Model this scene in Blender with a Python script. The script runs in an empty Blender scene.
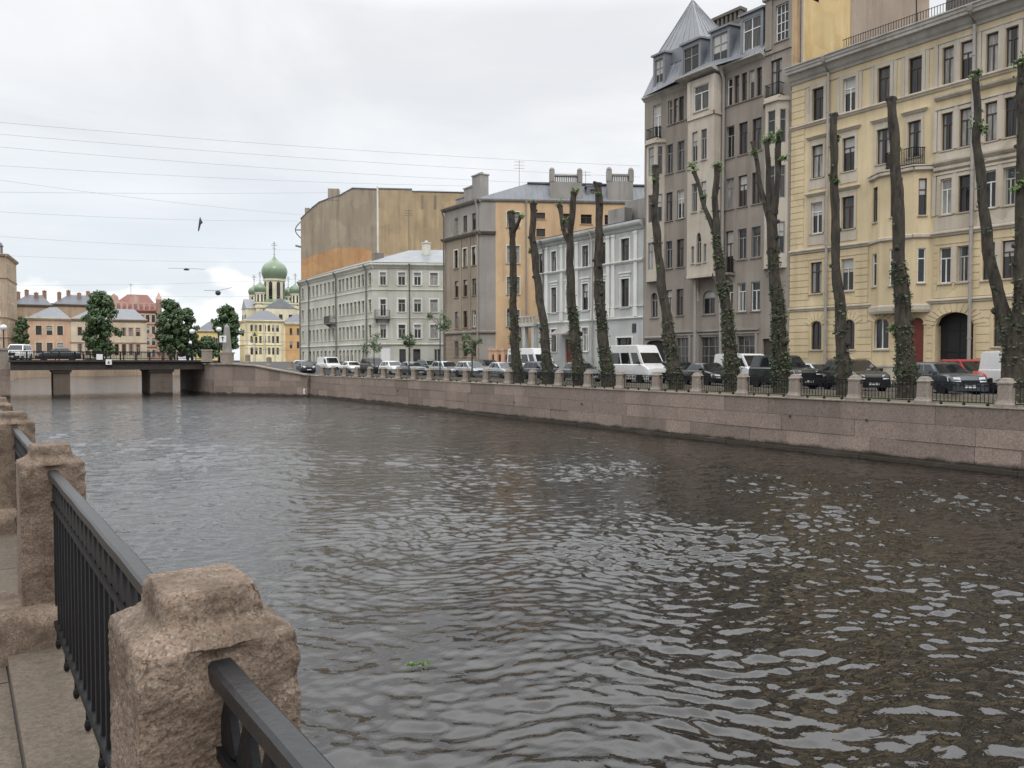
import bpy, bmesh, math, random
import numpy as np
from mathutils import Vector, Matrix, noise as mn

R = math.radians
SC = bpy.context.scene
COL = SC.collection
random.seed(7)

# ------------------------------------------------------------------ camera, sky, sun, exposure
CAM_Z = 1.72
HEAD, PITCH, FPX = R(35.5), math.atan(24 / 780), 780.0
cd = bpy.data.cameras.new('camera')
cam = bpy.data.objects.new('camera', cd)
COL.objects.link(cam)
cam.location = (0, 0, CAM_Z)
cam.rotation_euler = (math.pi / 2 - PITCH, 0, -HEAD)
cd.sensor_width = 36
cd.lens = FPX / 1024 * 36
cd.clip_start = 0.05
cd.clip_end = 6000
SC.camera = cam
SUN_EL, SUN_AZ = R(50), R(200)

SC.view_settings.view_transform = 'Standard'
SC.view_settings.look = 'None'
SC.view_settings.gamma = 1
SC.view_settings.exposure = -0.03
SC.view_settings.use_curve_mapping = False
SC.render.engine = 'CYCLES'
SC.cycles.use_denoising = True
SC.cycles.max_bounces = 6
SC.cycles.diffuse_bounces = 3
SC.cycles.glossy_bounces = 3
SC.cycles.sample_clamp_indirect = 4


def make_world():
    w = bpy.data.worlds.new('World')
    SC.world = w
    w.use_nodes = True
    nt = w.node_tree
    N, L = nt.nodes, nt.links
    N.clear()
    def node(t, **k):
        n = N.new(t)
        for a, b in k.items():
            setattr(n, a, b)
        return n
    def math_(op, a, b=None, clamp=False):
        n = node('ShaderNodeMath', operation=op, use_clamp=clamp)
        for i, v in enumerate((a, b)):
            if v is None:
                continue
            if isinstance(v, (int, float)):
                n.inputs[i].default_value = v
            else:
                L.new(v, n.inputs[i])
        return n.outputs[0]
    def mix(f, a, b):
        n = node('ShaderNodeMix', data_type='RGBA')
        for s, v in ((n.inputs[0], f), (n.inputs[6], a), (n.inputs[7], b)):
            if isinstance(v, (int, float)):
                s.default_value = v
            elif isinstance(v, tuple):
                s.default_value = v
            else:
                L.new(v, s)
        return n.outputs[2]
    def ramp(v, a, b):
        n = node('ShaderNodeMapRange', interpolation_type='SMOOTHSTEP')
        L.new(v, n.inputs[0])
        n.inputs[1].default_value = a
        n.inputs[2].default_value = b
        return n.outputs[0]
    sky = node('ShaderNodeTexSky', sky_type='NISHITA', sun_disc=False)
    sky.sun_elevation = SUN_EL
    sky.sun_rotation = SUN_AZ
    tc = node('ShaderNodeTexCoord')
    sp = node('ShaderNodeSeparateXYZ')
    L.new(tc.outputs['Generated'], sp.inputs[0])
    x, y, z = sp.outputs
    zc = math_('MAXIMUM', z, 0.0)
    den = math_('ADD', zc, 0.16)
    cb = node('ShaderNodeCombineXYZ')
    L.new(math_('DIVIDE', x, den), cb.inputs[0])
    L.new(math_('DIVIDE', y, den), cb.inputs[1])
    def noise(vec, scale, detail, rough, dist=0.0):
        n = node('ShaderNodeTexNoise')
        n.inputs['Scale'].default_value = scale
        n.inputs['Detail'].default_value = detail
        n.inputs['Roughness'].default_value = rough
        n.inputs['Distortion'].default_value = dist
        L.new(vec, n.inputs['Vector'])
        return n.outputs[0]
    n1 = noise(cb.outputs[0], 1.0, 7, 0.52, 0.5)
    n2 = noise(cb.outputs[0], 0.33, 3, 0.5)
    # the cloud deck: broad white and pale grey masses
    deck = mix(ramp(n1, 0.32, 0.68), (8.2, 8.4, 8.75, 1), (10.6, 10.7, 10.8, 1))
    # a gap of thin pale blue sky low over the canal
    gap = math_('MULTIPLY', ramp(n2, 0.36, 0.56), ramp(z, 0.36, 0.1))
    thin = mix(0.25, (9.2, 9.8, 10.4, 1), sky.outputs[0])
    c1 = mix(math_('MULTIPLY', gap, 0.75), deck, thin)
    # cumulus heads low on the horizon
    az = math_('ARCTAN2', x, y)
    c2 = node('ShaderNodeCombineXYZ')
    L.new(math_('MULTIPLY', az, 1.0), c2.inputs[0])
    L.new(math_('MULTIPLY', z, 1.7), c2.inputs[1])
    n3 = noise(c2.outputs[0], 8.5, 8, 0.52, 0.15)
    n4 = noise(c2.outputs[0], 3.1, 2, 0.5)
    h = math_('ADD', math_('MULTIPLY', math_('SUBTRACT', n3, 0.5), 0.13), math_('MULTIPLY', math_('SUBTRACT', n4, 0.42), 0.22))
    edge = math_('SUBTRACT', math_('ADD', h, 0.083), z)
    puff = math_('MULTIPLY', ramp(edge, 0.0, 0.014), ramp(z, -0.02, 0.01))
    pc = mix(ramp(edge, 0.0, 0.075), (11.6, 11.6, 11.6, 1), (9.7, 10.0, 10.4, 1))
    c3 = mix(math_('MULTIPLY', puff, 0.8), c1, pc)
    # an overcast sky is brightest overhead
    zen = node('ShaderNodeMapRange')
    L.new(z, zen.inputs[0])
    for i, q in enumerate((0.4, 0.66, 1.0, 2.7)):
        zen.inputs[i + 1].default_value = q
    vm = node('ShaderNodeVectorMath', operation='SCALE')
    L.new(c3, vm.inputs[0])
    L.new(zen.outputs[0], vm.inputs['Scale'])
    c3 = vm.outputs[0]
    bg = node('ShaderNodeBackground')
    bg.inputs['Strength'].default_value = 0.1
    L.new(c3, bg.inputs['Color'])
    out = node('ShaderNodeOutputWorld')
    L.new(bg.outputs[0], out.inputs['Surface'])


make_world()
sd = bpy.data.lights.new('sun', 'SUN')
sd.energy = 0.9
sd.angle = R(14)
sd.color = (1.0, 0.96, 0.91)
sun = bpy.data.objects.new('sun', sd)
COL.objects.link(sun)
S = Vector((math.sin(SUN_AZ) * math.cos(SUN_EL), math.cos(SUN_AZ) * math.cos(SUN_EL), math.sin(SUN_EL)))
sun.rotation_euler = S.to_track_quat('Z', 'Y').to_euler()
sun.location = (0, -20, 60)

# ------------------------------------------------------------------ where a sight line of the photograph meets a vertical plane X = const
def ray(px, py):
    f = Vector((math.sin(HEAD) * math.cos(PITCH), math.cos(HEAD) * math.cos(PITCH), -math.sin(PITCH)))
    r = Vector((math.cos(HEAD), -math.sin(HEAD), 0))
    return f + r * ((px - 512) / FPX) + r.cross(f) * ((384 - py) / FPX)
def on_x(px, py, X):
    d = ray(px, py)
    return Vector((0, 0, CAM_Z)) + d * (X / d.x)
def at_dist(px, py, dist):
    d = ray(px, py)
    return Vector((0, 0, CAM_Z)) + d * dist

# ------------------------------------------------------------------ materials
def srgb(r, g, b):
    f = lambda c: (c / 255 / 12.92) if c <= 10 else ((c / 255 + 0.055) / 1.055) ** 2.4
    return (f(r), f(g), f(b))
MATS = {}
class MT:
    """small wrapper for building node materials"""
    def __init__(s, name):
        s.m = bpy.data.materials.new(name)
        s.m.use_nodes = True
        s.N, s.L = s.m.node_tree.nodes, s.m.node_tree.links
        s.b = s.N['Principled BSDF']
        s.tc = s.N.new('ShaderNodeTexCoord').outputs['Object']
        s.gp = s.N.new('ShaderNodeNewGeometry')
        MATS[name] = s.m
    def noise(s, scale, detail=4, rough=0.55, vec=None, stretch=None, dist=0.0):
        n = s.N.new('ShaderNodeTexNoise')
        n.inputs['Scale'].default_value = scale
        n.inputs['Detail'].default_value = detail
        n.inputs['Roughness'].default_value = rough
        n.inputs['Distortion'].default_value = dist
        v = vec or s.gp.outputs['Position']
        if stretch:
            mp = s.N.new('ShaderNodeMapping')
            mp.inputs['Scale'].default_value = stretch
            s.L.new(v, mp.inputs['Vector'])
            v = mp.outputs[0]
        s.L.new(v, n.inputs['Vector'])
        return n.outputs[0]
    def ramp(s, v, a, b, lo=0.0, hi=1.0):
        n = s.N.new('ShaderNodeMapRange')
        s.L.new(v, n.inputs[0])
        for i, q in enumerate((a, b, lo, hi)):
            n.inputs[i + 1].default_value = q
        return n.outputs[0]
    def mix(s, f, a, b, blend='MIX'):
        n = s.N.new('ShaderNodeMix')
        n.data_type = 'RGBA'
        n.blend_type = blend
        for k, v in ((0, f), (6, a), (7, b)):
            if isinstance(v, (int, float)):
                n.inputs[k].default_value = v
            elif isinstance(v, tuple):
                n.inputs[k].default_value = (*v, 1)
            else:
                s.L.new(v, n.inputs[k])
        return n.outputs[2]
    def math(s, op, a, b):
        n = s.N.new('ShaderNodeMath')
        n.operation = op
        for i, v in enumerate((a, b)):
            if isinstance(v, (int, float)):
                n.inputs[i].default_value = v
            else:
                s.L.new(v, n.inputs[i])
        return n.outputs[0]
    def bump(s, h, strength=0.3, dist=0.02):
        n = s.N.new('ShaderNodeBump')
        n.inputs['Strength'].default_value = strength
        n.inputs['Distance'].default_value = dist
        s.L.new(h, n.inputs['Height'])
        if s.b.inputs['Normal'].links:
            s.L.new(s.b.inputs['Normal'].links[0].from_socket, n.inputs['Normal'])
        s.L.new(n.outputs[0], s.b.inputs['Normal'])
    def set(s, base=None, rough=None, metal=None, spec=None):
        for k, v in (('Base Color', base), ('Roughness', rough), ('Metallic', metal), ('Specular IOR Level', spec)):
            if v is None:
                continue
            if isinstance(v, (int, float)):
                s.b.inputs[k].default_value = v
            elif isinstance(v, tuple):
                s.b.inputs[k].default_value = (*v, 1)
            else:
                s.L.new(v, s.b.inputs[k])
        return s.m
def sc(c, k):
    return tuple(min(1, v * k) for v in c)
def plaster(name, c, dirt=0.35, tint=(0.8, 0.78, 0.75), rough=0.92):
    dirt = min(1.0, dirt * 1.4)
    t = MT(name)
    big = t.ramp(t.noise(0.35, 5, 0.6), 0.35, 0.7)
    streak = t.ramp(t.noise(1.0, 4, 0.6, stretch=(1.6, 1.6, 0.12)), 0.45, 0.75)
    fine = t.ramp(t.noise(9, 4, 0.6), 0.3, 0.7)
    a = t.mix(big, sc(c, 1.06), sc(tuple(x * y for x, y in zip(c, tint)), 1.0))
    a = t.mix(t.math('MULTIPLY', streak, dirt), a, sc(tuple(x * y for x, y in zip(c, tint)), 0.62))
    a = t.mix(t.math('MULTIPLY', fine, 0.16), a, sc(c, 0.7))
    vor = t.N.new('ShaderNodeTexVoronoi')
    vor.inputs['Scale'].default_value = 0.33
    dv = t.N.new('ShaderNodeVectorMath')
    dv.operation = 'ADD'
    t.L.new(t.gp.outputs['Position'], dv.inputs[0])
    nz = t.N.new('ShaderNodeTexNoise')
    nz.inputs['Scale'].default_value = 0.9
    t.L.new(t.gp.outputs['Position'], nz.inputs['Vector'])
    t.L.new(nz.outputs['Color'], dv.inputs[1])
    t.L.new(dv.outputs[0], vor.inputs['Vector'])
    sepc = t.N.new('ShaderNodeSeparateColor')
    t.L.new(vor.outputs['Color'], sepc.inputs[0])
    a = t.mix(t.ramp(sepc.outputs[0], 0.72, 0.74, 0.0, 0.22 + 0.3 * dirt), a, sc(c, 0.8))
    a = t.mix(t.ramp(sepc.outputs[1], 0.8, 0.82, 0.0, 0.3), a, sc(c, 1.12))
    t.bump(t.noise(14, 5, 0.6), 0.25, 0.01)
    return t.set(a, rough, spec=0.2)
def simple(name, c, rough=0.6, metal=0.0, var=0.2, scale=6.0, bump=0.0, spec=0.4):
    t = MT(name)
    f = t.ramp(t.noise(scale, 4, 0.6), 0.3, 0.7)
    a = t.mix(f, c, sc(c, 1 - var))
    if bump:
        t.bump(t.noise(scale * 3, 4, 0.6), bump, 0.01)
    return t.set(a, rough, metal, spec)
def granite(name, c, scale=1.0, bump=0.5, wet=False, island=0.0, grime=0.0):
    t = MT(name)
    g1 = t.ramp(t.noise(95 * scale, 3, 0.75), 0.40, 0.60)
    g2 = t.ramp(t.noise(42 * scale, 4, 0.75), 0.54, 0.64)
    g3 = t.ramp(t.noise(60 * scale, 2, 0.6, stretch=(1, 1.1, 0.9)), 0.62, 0.7)
    a = t.mix(g1, sc(c, 1.2), sc(c, 0.66))
    a = t.mix(t.math('MULTIPLY', g3, 0.6), a, sc((c[0], c[1] * 0.97, c[2] * 0.94), 1.7))
    a = t.mix(t.math('MULTIPLY', g2, 0.7), a, (c[0] * 0.26, c[1] * 0.25, c[2] * 0.26))
    big = t.ramp(t.noise(1.1, 5, 0.65), 0.3, 0.72)
    a = t.mix(g1, sc(c, 1.18), sc(c, 0.74))
    a = t.mix(t.math('MULTIPLY', g2, 0.55), a, (c[0] * 0.38, c[1] * 0.36, c[2] * 0.36))
    a = t.mix(t.math('MULTIPLY', big, 0.55), a, (c[0] * 0.66, c[1] * 0.68, c[2] * 0.7))
    if grime:      # crystals of several colours, then grime
        vo = t.N.new('ShaderNodeTexVoronoi')
        vo.inputs['Scale'].default_value = 170
        t.L.new(t.gp.outputs['Position'], vo.inputs['Vector'])
        sc3 = t.N.new('ShaderNodeSeparateColor')
        t.L.new(vo.outputs['Color'], sc3.inputs[0])
        a = t.mix(t.ramp(sc3.outputs[0], 0.0, 1.0, 0.0, 0.35), a, sc((c[0] * 1.05, c[1] * 0.88, c[2] * 0.8), 1.15))
        a = t.mix(t.ramp(sc3.outputs[1], 0.72, 0.78, 0.0, 0.5), a, (c[0] * 0.2, c[1] * 0.19, c[2] * 0.19))
        a = t.mix(t.ramp(sc3.outputs[2], 0.86, 0.9, 0.0, 0.16), a, (0.5, 0.46, 0.42))
        t.bump(vo.outputs['Distance'], 0.3, 0.004)
    if grime:      # old soot and damp sitting in the rough face, in patches
        gm = t.ramp(t.noise(5.5, 6, 0.7, dist=0.6), 0.42, 0.62)
        a = t.mix(t.math('MULTIPLY', gm, grime), a, (c[0] * 0.3, c[1] * 0.27, c[2] * 0.25))
    if island:
        r = t.ramp(t.gp.outputs['Random Per Island'], 0, 1, 1 - island, 1 + island * 0.6)
        n = t.N.new('ShaderNodeCombineColor')
        for i in range(3):
            t.L.new(r, n.inputs[i])
        a = t.mix(1.0, a, n.outputs[0], 'MULTIPLY')
    rough = 0.85
    if wet:   # algae and wet stone along the waterline, and run-off stains
        sp = t.N.new('ShaderNodeSeparateXYZ')
        t.L.new(t.gp.outputs['Position'], sp.inputs[0])
        zz = t.math('ADD', sp.outputs[2], t.ramp(t.noise(0.9, 4, 0.6), 0.2, 0.8, -0.16, 0.16))
        w = t.ramp(zz, -1.98, -2.13)
        a = t.mix(t.math('MULTIPLY', w, 0.88), a, (0.022, 0.02, 0.015))
        st = t.ramp(t.noise(1.0, 4, 0.6, stretch=(0.5, 0.5, 0.07)), 0.5, 0.72)
        a = t.mix(t.math('MULTIPLY', st, 0.42), a, sc(c, 0.42))
    t.bump(t.noise(45 * scale, 5, 0.7), bump, 0.012)
    return t.set(a, rough, spec=0.3)
def seam_metal(name, c, rough=0.45, scale=1.0):
    t = MT(name)
    f = t.ramp(t.noise(0.8, 5, 0.6), 0.3, 0.7)
    a = t.mix(f, c, sc(c, 0.78))
    rst = t.ramp(t.noise(3.0, 5, 0.7), 0.62, 0.74)
    a = t.mix(t.math('MULTIPLY', rst, 0.3), a, (0.16, 0.11, 0.08))
    t.bump(t.noise(5, 3, 0.5), 0.15, 0.02)
    return t.set(a, rough, 0.1, 0.4)

M = MATS
plaster('yellow_plaster', srgb(202, 185, 152), 0.35)
plaster('yellow_trim', srgb(186, 177, 162), 0.45)
plaster('grey_cornice', srgb(176, 172, 166), 0.5)
plaster('taupe_plaster', srgb(143, 136, 127), 0.5, (0.86, 0.82, 0.8))
plaster('taupe_light', srgb(184, 175, 162), 0.3)
plaster('pale_grey_plaster', srgb(178, 181, 178), 0.35)
plaster('pale_trim', srgb(215, 215, 210), 0.25)
plaster('orange_plaster', srgb(200, 172, 138), 0.35)
plaster('grey_render', srgb(150, 145, 140), 0.3)
plaster('brown_render', srgb(150, 138, 123), 0.5)
plaster('dark_base', srgb(132, 126, 120), 0.5)
plaster('green_grey_plaster', srgb(187, 187, 177), 0.3)
plaster('green_grey_trim', srgb(206, 206, 194), 0.25)
plaster('old_brown_wall', srgb(151, 139, 121), 0.6, (0.8, 0.8, 0.82))
plaster('ochre_wall', srgb(169, 149, 119), 0.55, (0.78, 0.78, 0.82))
plaster('rust_patch', srgb(182, 146, 108), 0.5, (0.75, 0.65, 0.6))
plaster('firewall_yellow', srgb(196, 174, 130), 0.45, (0.85, 0.72, 0.55))
plaster('firewall_brown', srgb(156, 141, 126), 0.4)
plaster('peel_plaster', srgb(178, 154, 122), 1.0, (0.5, 0.42, 0.36))
plaster('peach_wall', srgb(208, 174, 148), 0.3)
plaster('cream_wall', srgb(212, 198, 176), 0.3)
plaster('sand_wall', srgb(176, 156, 136), 0.4)
plaster('brick_red', srgb(158, 112, 102), 0.3)
plaster('brick_pink', srgb(192, 160, 148), 0.3)
plaster('bright_yellow', srgb(226, 204, 140), 0.15)
plaster('amber_wall', srgb(206, 168, 120), 0.15)
plaster('pale_yellow', srgb(232, 222, 184), 0.15)
plaster('church_wall', srgb(216, 209, 184), 0.25)
plaster('chimney_plaster', srgb(150, 146, 142), 0.5)
plaster('brick_chimney', srgb(150, 118, 100), 0.5)
seam_metal('zinc_roof', srgb(116, 120, 125))
seam_metal('light_zinc', srgb(138, 141, 144))
seam_metal('dark_roof', srgb(96, 98, 104))
seam_metal('red_roof', srgb(128, 86, 78), 0.7)
simple('green_dome', srgb(120, 138, 114), 0.28, 0.1, 0.12, 0.4)
simple('white_paint', (0.72, 0.72, 0.7), 0.5, 0, 0.12)
simple('frame_brown', srgb(74, 60, 54), 0.6)
simple('frame_grey', srgb(140, 138, 134), 0.6)
simple('frame_cream', srgb(188, 182, 170), 0.6)
simple('black_iron', (0.007, 0.0075, 0.009), 0.5, 0.0, 0.4, 14, 0.2, 0.28)
simple('rail_paint', (0.014, 0.0145, 0.016), 0.36, 0.0, 0.5, 25, 0.15, 0.5)
simple('pipe_grey', srgb(158, 152, 146), 0.55, 0.2)
simple('pipe_dark', srgb(112, 108, 104), 0.55, 0.2)
simple('door_red', srgb(112, 52, 42), 0.55)
simple('door_dark', (0.018, 0.017, 0.017), 0.6)
simple('dark_brick', srgb(104, 98, 93), 0.9)
simple('globe_white', (0.75, 0.75, 0.73), 0.35)
simple('sign_yellow', srgb(208, 196, 70), 0.5)
simple('sign_blue', srgb(40, 80, 150), 0.5)
simple('wire_black', (0.05, 0.05, 0.055), 0.6)
simple('wire_grey', (0.3, 0.305, 0.315), 0.5)
simple('cross_metal', (0.45, 0.44, 0.4), 0.4, 0.5)
simple('rubber', (0.015, 0.015, 0.016), 0.8)
simple('rim_metal', (0.42, 0.43, 0.45), 0.35, 0.7)
simple('trim_black', (0.014, 0.014, 0.015), 0.55)
simple('plate_white', (0.7, 0.7, 0.7), 0.5)
simple('lamp_red', (0.32, 0.02, 0.015), 0.25)
simple('bridge_steel', srgb(62, 57, 54), 0.75, 0.1, 0.4, 2)
granite('quay_granite', srgb(140, 125, 115), 0.16, 0.4, True, 0.24)
granite('coping_granite', srgb(148, 138, 126), 0.16, 0.4, False, 0.16)
granite('far_post_granite', srgb(138, 128, 118), 0.25, 0.4, False, 0.0)
granite('near_granite', srgb(126, 111, 97), 1.0, 0.38, grime=0.75)
granite('flag_granite', srgb(97, 87, 76), 0.5, 0.5, False, 0.12)
granite('pier_granite', srgb(104, 93, 84), 0.2, 0.4, True)


def special_mats():
    t = MT('asphalt')
    t.bump(t.noise(60, 3), 0.3, 0.01)
    t.set(t.mix(t.noise(0.8, 5, 0.6), (0.05, 0.05, 0.05), (0.085, 0.083, 0.08)), 0.9)
    t = MT('soil')
    a = t.mix(t.ramp(t.noise(2.2, 6, 0.7), 0.35, 0.65), (0.10, 0.082, 0.055), (0.06, 0.07, 0.03))
    a = t.mix(t.ramp(t.noise(9, 5, 0.7), 0.5, 0.68), a, (0.16, 0.13, 0.085))
    t.bump(t.noise(12, 5), 0.6, 0.05)
    t.set(a, 0.95)
    t = MT('bark')
    a = t.mix(t.ramp(t.noise(5, 6, 0.7, stretch=(1, 1, 0.3)), 0.35, 0.7), (0.014, 0.011, 0.009), (0.09, 0.073, 0.055))
    a = t.mix(t.math('MULTIPLY', t.ramp(t.noise(1.2, 4), 0.5, 0.7), 0.5), a, (0.05, 0.055, 0.03))
    t.bump(t.noise(10, 6, 0.75, stretch=(1, 1, 0.2)), 1.0, 0.12)
    t.set(a, 0.95)
    for nm, ca, cb in (('leaf_dark', (0.02, 0.045, 0.015), (0.08, 0.13, 0.042)), ('leaf_fresh', (0.05, 0.10, 0.02), (0.10, 0.17, 0.035)),
                       ('leaf_ivy', (0.014, 0.028, 0.009), (0.05, 0.078, 0.025))):
        t = MT(nm)
        a = t.mix(t.gp.outputs['Random Per Island'], ca, cb)
        t.set(a, 0.6)
        t.b.inputs['Transmission Weight'].default_value = 0.0
        if 'Subsurface Weight' in t.b.inputs:
            t.b.inputs['Subsurface Weight'].default_value = 0.0
    # window panes: glass with a dark room, net curtains behind it, or reflected sky painted in as a blind
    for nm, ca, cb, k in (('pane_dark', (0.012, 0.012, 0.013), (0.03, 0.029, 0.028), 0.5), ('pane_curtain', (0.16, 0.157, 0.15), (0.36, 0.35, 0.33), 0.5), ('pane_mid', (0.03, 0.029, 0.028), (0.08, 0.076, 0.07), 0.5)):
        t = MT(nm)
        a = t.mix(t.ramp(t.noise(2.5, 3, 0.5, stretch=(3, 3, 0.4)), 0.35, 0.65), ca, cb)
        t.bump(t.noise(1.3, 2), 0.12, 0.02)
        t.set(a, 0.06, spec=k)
    t = MT('pane_sky_blind')      # lighter upper sash: sky reflection painted in, shaped as a half blind
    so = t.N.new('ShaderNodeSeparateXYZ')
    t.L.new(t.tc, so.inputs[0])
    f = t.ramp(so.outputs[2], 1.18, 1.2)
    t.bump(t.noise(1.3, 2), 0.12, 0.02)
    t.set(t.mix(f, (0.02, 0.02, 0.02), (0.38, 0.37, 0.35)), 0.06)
    t = MT('pane_drapes')     # curtains drawn to the sides
    so = t.N.new('ShaderNodeSeparateXYZ')
    t.L.new(t.tc, so.inputs[0])
    f = t.ramp(t.math('ABSOLUTE', so.outputs[0], 0), 0.14, 0.17)
    t.bump(t.noise(1.3, 2), 0.12, 0.02)
    t.set(t.mix(f, (0.016, 0.016, 0.017), (0.24, 0.235, 0.22)), 0.06)
    t = MT('car_glass')
    t.set((0.012, 0.014, 0.016), 0.04, spec=0.6)
    t = MT('head_glass')
    t.set((0.55, 0.56, 0.58), 0.12, spec=0.6)
    for nm, c, me in (('paint_white', (0.66, 0.66, 0.65), 0), ('paint_darkgreen', (0.014, 0.022, 0.02), 0.2), ('paint_anthracite', (0.022, 0.023, 0.025), 0.3),
                      ('paint_slate', (0.05, 0.062, 0.075), 0.4), ('paint_red', (0.36, 0.02, 0.025), 0.1), ('paint_silver', (0.38, 0.4, 0.41), 0.6),
                      ('paint_black', (0.01, 0.01, 0.011), 0.1), ('paint_navy', (0.015, 0.018, 0.045), 0.2), ('paint_grey', (0.16, 0.165, 0.17), 0.5), ('paint_green', (0.02, 0.06, 0.045), 0.2)):
        t = MT(nm)
        dirt = t.ramp(t.noise(1.7, 5, 0.6), 0.4, 0.75)
        t.set(t.mix(t.math('MULTIPLY', dirt, 0.14), c, (0.10, 0.095, 0.09)), t.ramp(dirt, 0, 1, 0.22, 0.5), me, 0.5)
        t.b.inputs['Coat Weight'].default_value = 0.5
        t.b.inputs['Coat Roughness'].default_value = 0.12
    t = MT('water')
    p = t.gp.outputs['Position']
    d2 = t.N.new('ShaderNodeMapRange')
    spx = t.N.new('ShaderNodeVectorMath')
    spx.operation = 'LENGTH'
    t.L.new(p, spx.inputs[0])
    t.L.new(spx.outputs['Value'], d2.inputs[0])
    for i, q in enumerate((9, 120, 0.1, 1.9)):
        d2.inputs[i + 1].default_value = q
    t.bump(t.math('MULTIPLY', t.noise(2.0, 4, 0.6, stretch=(0.9, 1.2, 1), dist=0.5), d2.outputs[0]), 0.8, 0.14)
    t.bump(t.math('MULTIPLY', t.noise(8.0, 2, 0.5, stretch=(0.9, 1.3, 1), dist=0.4), d2.outputs[0]), 0.5, 0.024)
    t.bump(t.noise(15.0, 2, 0.5, stretch=(0.8, 1.4, 1), dist=0.5), 0.2, 0.004)
    murk = t.ramp(t.noise(0.12, 3), 0.3, 0.7)
    t.set(t.mix(murk, (0.009, 0.0075, 0.006), (0.012, 0.01, 0.008)), 0.02)
    t.b.inputs['IOR'].default_value = 1.6
special_mats()

# ------------------------------------------------------------------ mesh builder
class MB:
    def __init__(s):
        s.v, s.f, s.mi = [], [], []
        s.k = 0
    def add(s, vs, fs):
        b = len(s.v)
        s.v += [tuple(q) for q in vs]
        s.f += [tuple(b + i for i in q) for q in fs]
        s.mi += [s.k] * len(fs)
    def hexa(s, p):      # 8 points: bottom ring then top ring
        s.add(p, [(3, 2, 1, 0), (4, 5, 6, 7), (0, 1, 5, 4), (1, 2, 6, 5), (2, 3, 7, 6), (3, 0, 4, 7)])
    def box(s, x0, x1, y0, y1, z0, z1):
        s.hexa([(x0, y0, z0), (x1, y0, z0), (x1, y1, z0), (x0, y1, z0), (x0, y0, z1), (x1, y0, z1), (x1, y1, z1), (x0, y1, z1)])
    def quad(s, *p):
        s.add(p, [tuple(range(len(p)))])
    def prism(s, poly, z0, z1):
        n = len(poly)
        s.add([(x, y, z0) for x, y in poly] + [(x, y, z1) for x, y in poly],
              [tuple(range(n - 1, -1, -1)), tuple(range(n, 2 * n))] + [(i, (i + 1) % n, n + (i + 1) % n, n + i) for i in range(n)])
    def tube(s, path, rad, n=8, cap=True, jit=0.0):
        path = [Vector(p) for p in path]
        if isinstance(rad, (int, float)):
            rad = [rad] * len(path)
        vs = []
        for i, p in enumerate(path):
            t = (path[min(i + 1, len(path) - 1)] - path[max(i - 1, 0)]).normalized()
            a = t.orthogonal() if abs(t.z) < 0.9 else Vector((1, 0, 0)) - t * t.x
            a.normalize()
            b = t.cross(a)
            for k in range(n):
                g = 2 * math.pi * k / n
                r = rad[i] * (1 + (random.uniform(-jit, jit) if jit else 0))
                vs.append(p + a * (r * math.cos(g)) + b * (r * math.sin(g)))
        fs = [(i * n + k, i * n + (k + 1) % n, (i + 1) * n + (k + 1) % n, (i + 1) * n + k) for i in range(len(path) - 1) for k in range(n)]
        if cap:
            fs += [tuple(range(n - 1, -1, -1)), tuple(range((len(path) - 1) * n, len(path) * n))]
        s.add(vs, fs)
    def lathe(s, prof, cx=0, cy=0, n=20, ax='z'):
        vs = []
        for r, z in prof:
            for k in range(n):
                g = 2 * math.pi * k / n
                q = (r * math.cos(g), r * math.sin(g), z)
                if ax == 'y':
                    q = (q[0], z, q[1])
                vs.append((q[0] + cx, q[1] + cy, q[2]))
        m = len(prof)
        fs = [(i * n + k, i * n + (k + 1) % n, (i + 1) * n + (k + 1) % n, (i + 1) * n + k) for i in range(m - 1) for k in range(n)]
        fs += [tuple(range(n - 1, -1, -1)), tuple(range((m - 1) * n, m * n))]
        s.add(vs, fs)
    def mesh(s, name, mats, smooth=False, angle=None, recalc=True):
        me = bpy.data.meshes.new(name)
        me.from_pydata(s.v, [], s.f)
        if isinstance(mats, str):
            mats = [mats]
        for m in mats:
            me.materials.append(M[m])
        if len(mats) > 1:
            me.polygons.foreach_set('material_index', s.mi)
        if recalc and len(s.f) < 60000:
            bm = bmesh.new()
            bm.from_mesh(me)
            bmesh.ops.recalc_face_normals(bm, faces=bm.faces)
            bm.to_mesh(me)
            bm.free()
        if smooth:
            me.polygons.foreach_set('use_smooth', [True] * len(me.polygons))
            if angle:
                me.set_sharp_from_angle(angle=R(angle))
        me.update()
        return me
    def build(s, name, mats, parent=None, smooth=False, angle=None, loc=None, rz=0, recalc=True):
        return link(name, s.mesh(name, mats, smooth, angle, recalc), parent, loc, rz)
def link(name, me, parent=None, loc=None, rz=0):
    o = bpy.data.objects.new(name, me)
    COL.objects.link(o)
    if parent:
        o.parent = parent
    if loc is not None:
        o.location = loc
    o.rotation_euler = (0, 0, rz)
    return o
def tag(o, label, cat, group=None):
    o['label'] = label
    o['category'] = cat
    if group:
        o['group'] = group
    return o
def thing(name, label, cat, loc=(0, 0, 0), rz=0, group=None):
    o = bpy.data.objects.new(name, None)
    COL.objects.link(o)
    o.location = loc
    o.rotation_euler = (0, 0, rz)
    o.empty_display_size = 0.3
    return tag(o, label, cat, group)
def struct(o, kind='structure'):
    o['kind'] = kind
    return o
def copy_tree(o, parent=None):
    c = o.copy()
    COL.objects.link(c)
    if parent:
        c.parent = parent
    for ch in list(o.children):
        copy_tree(ch, c)
    return c
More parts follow.
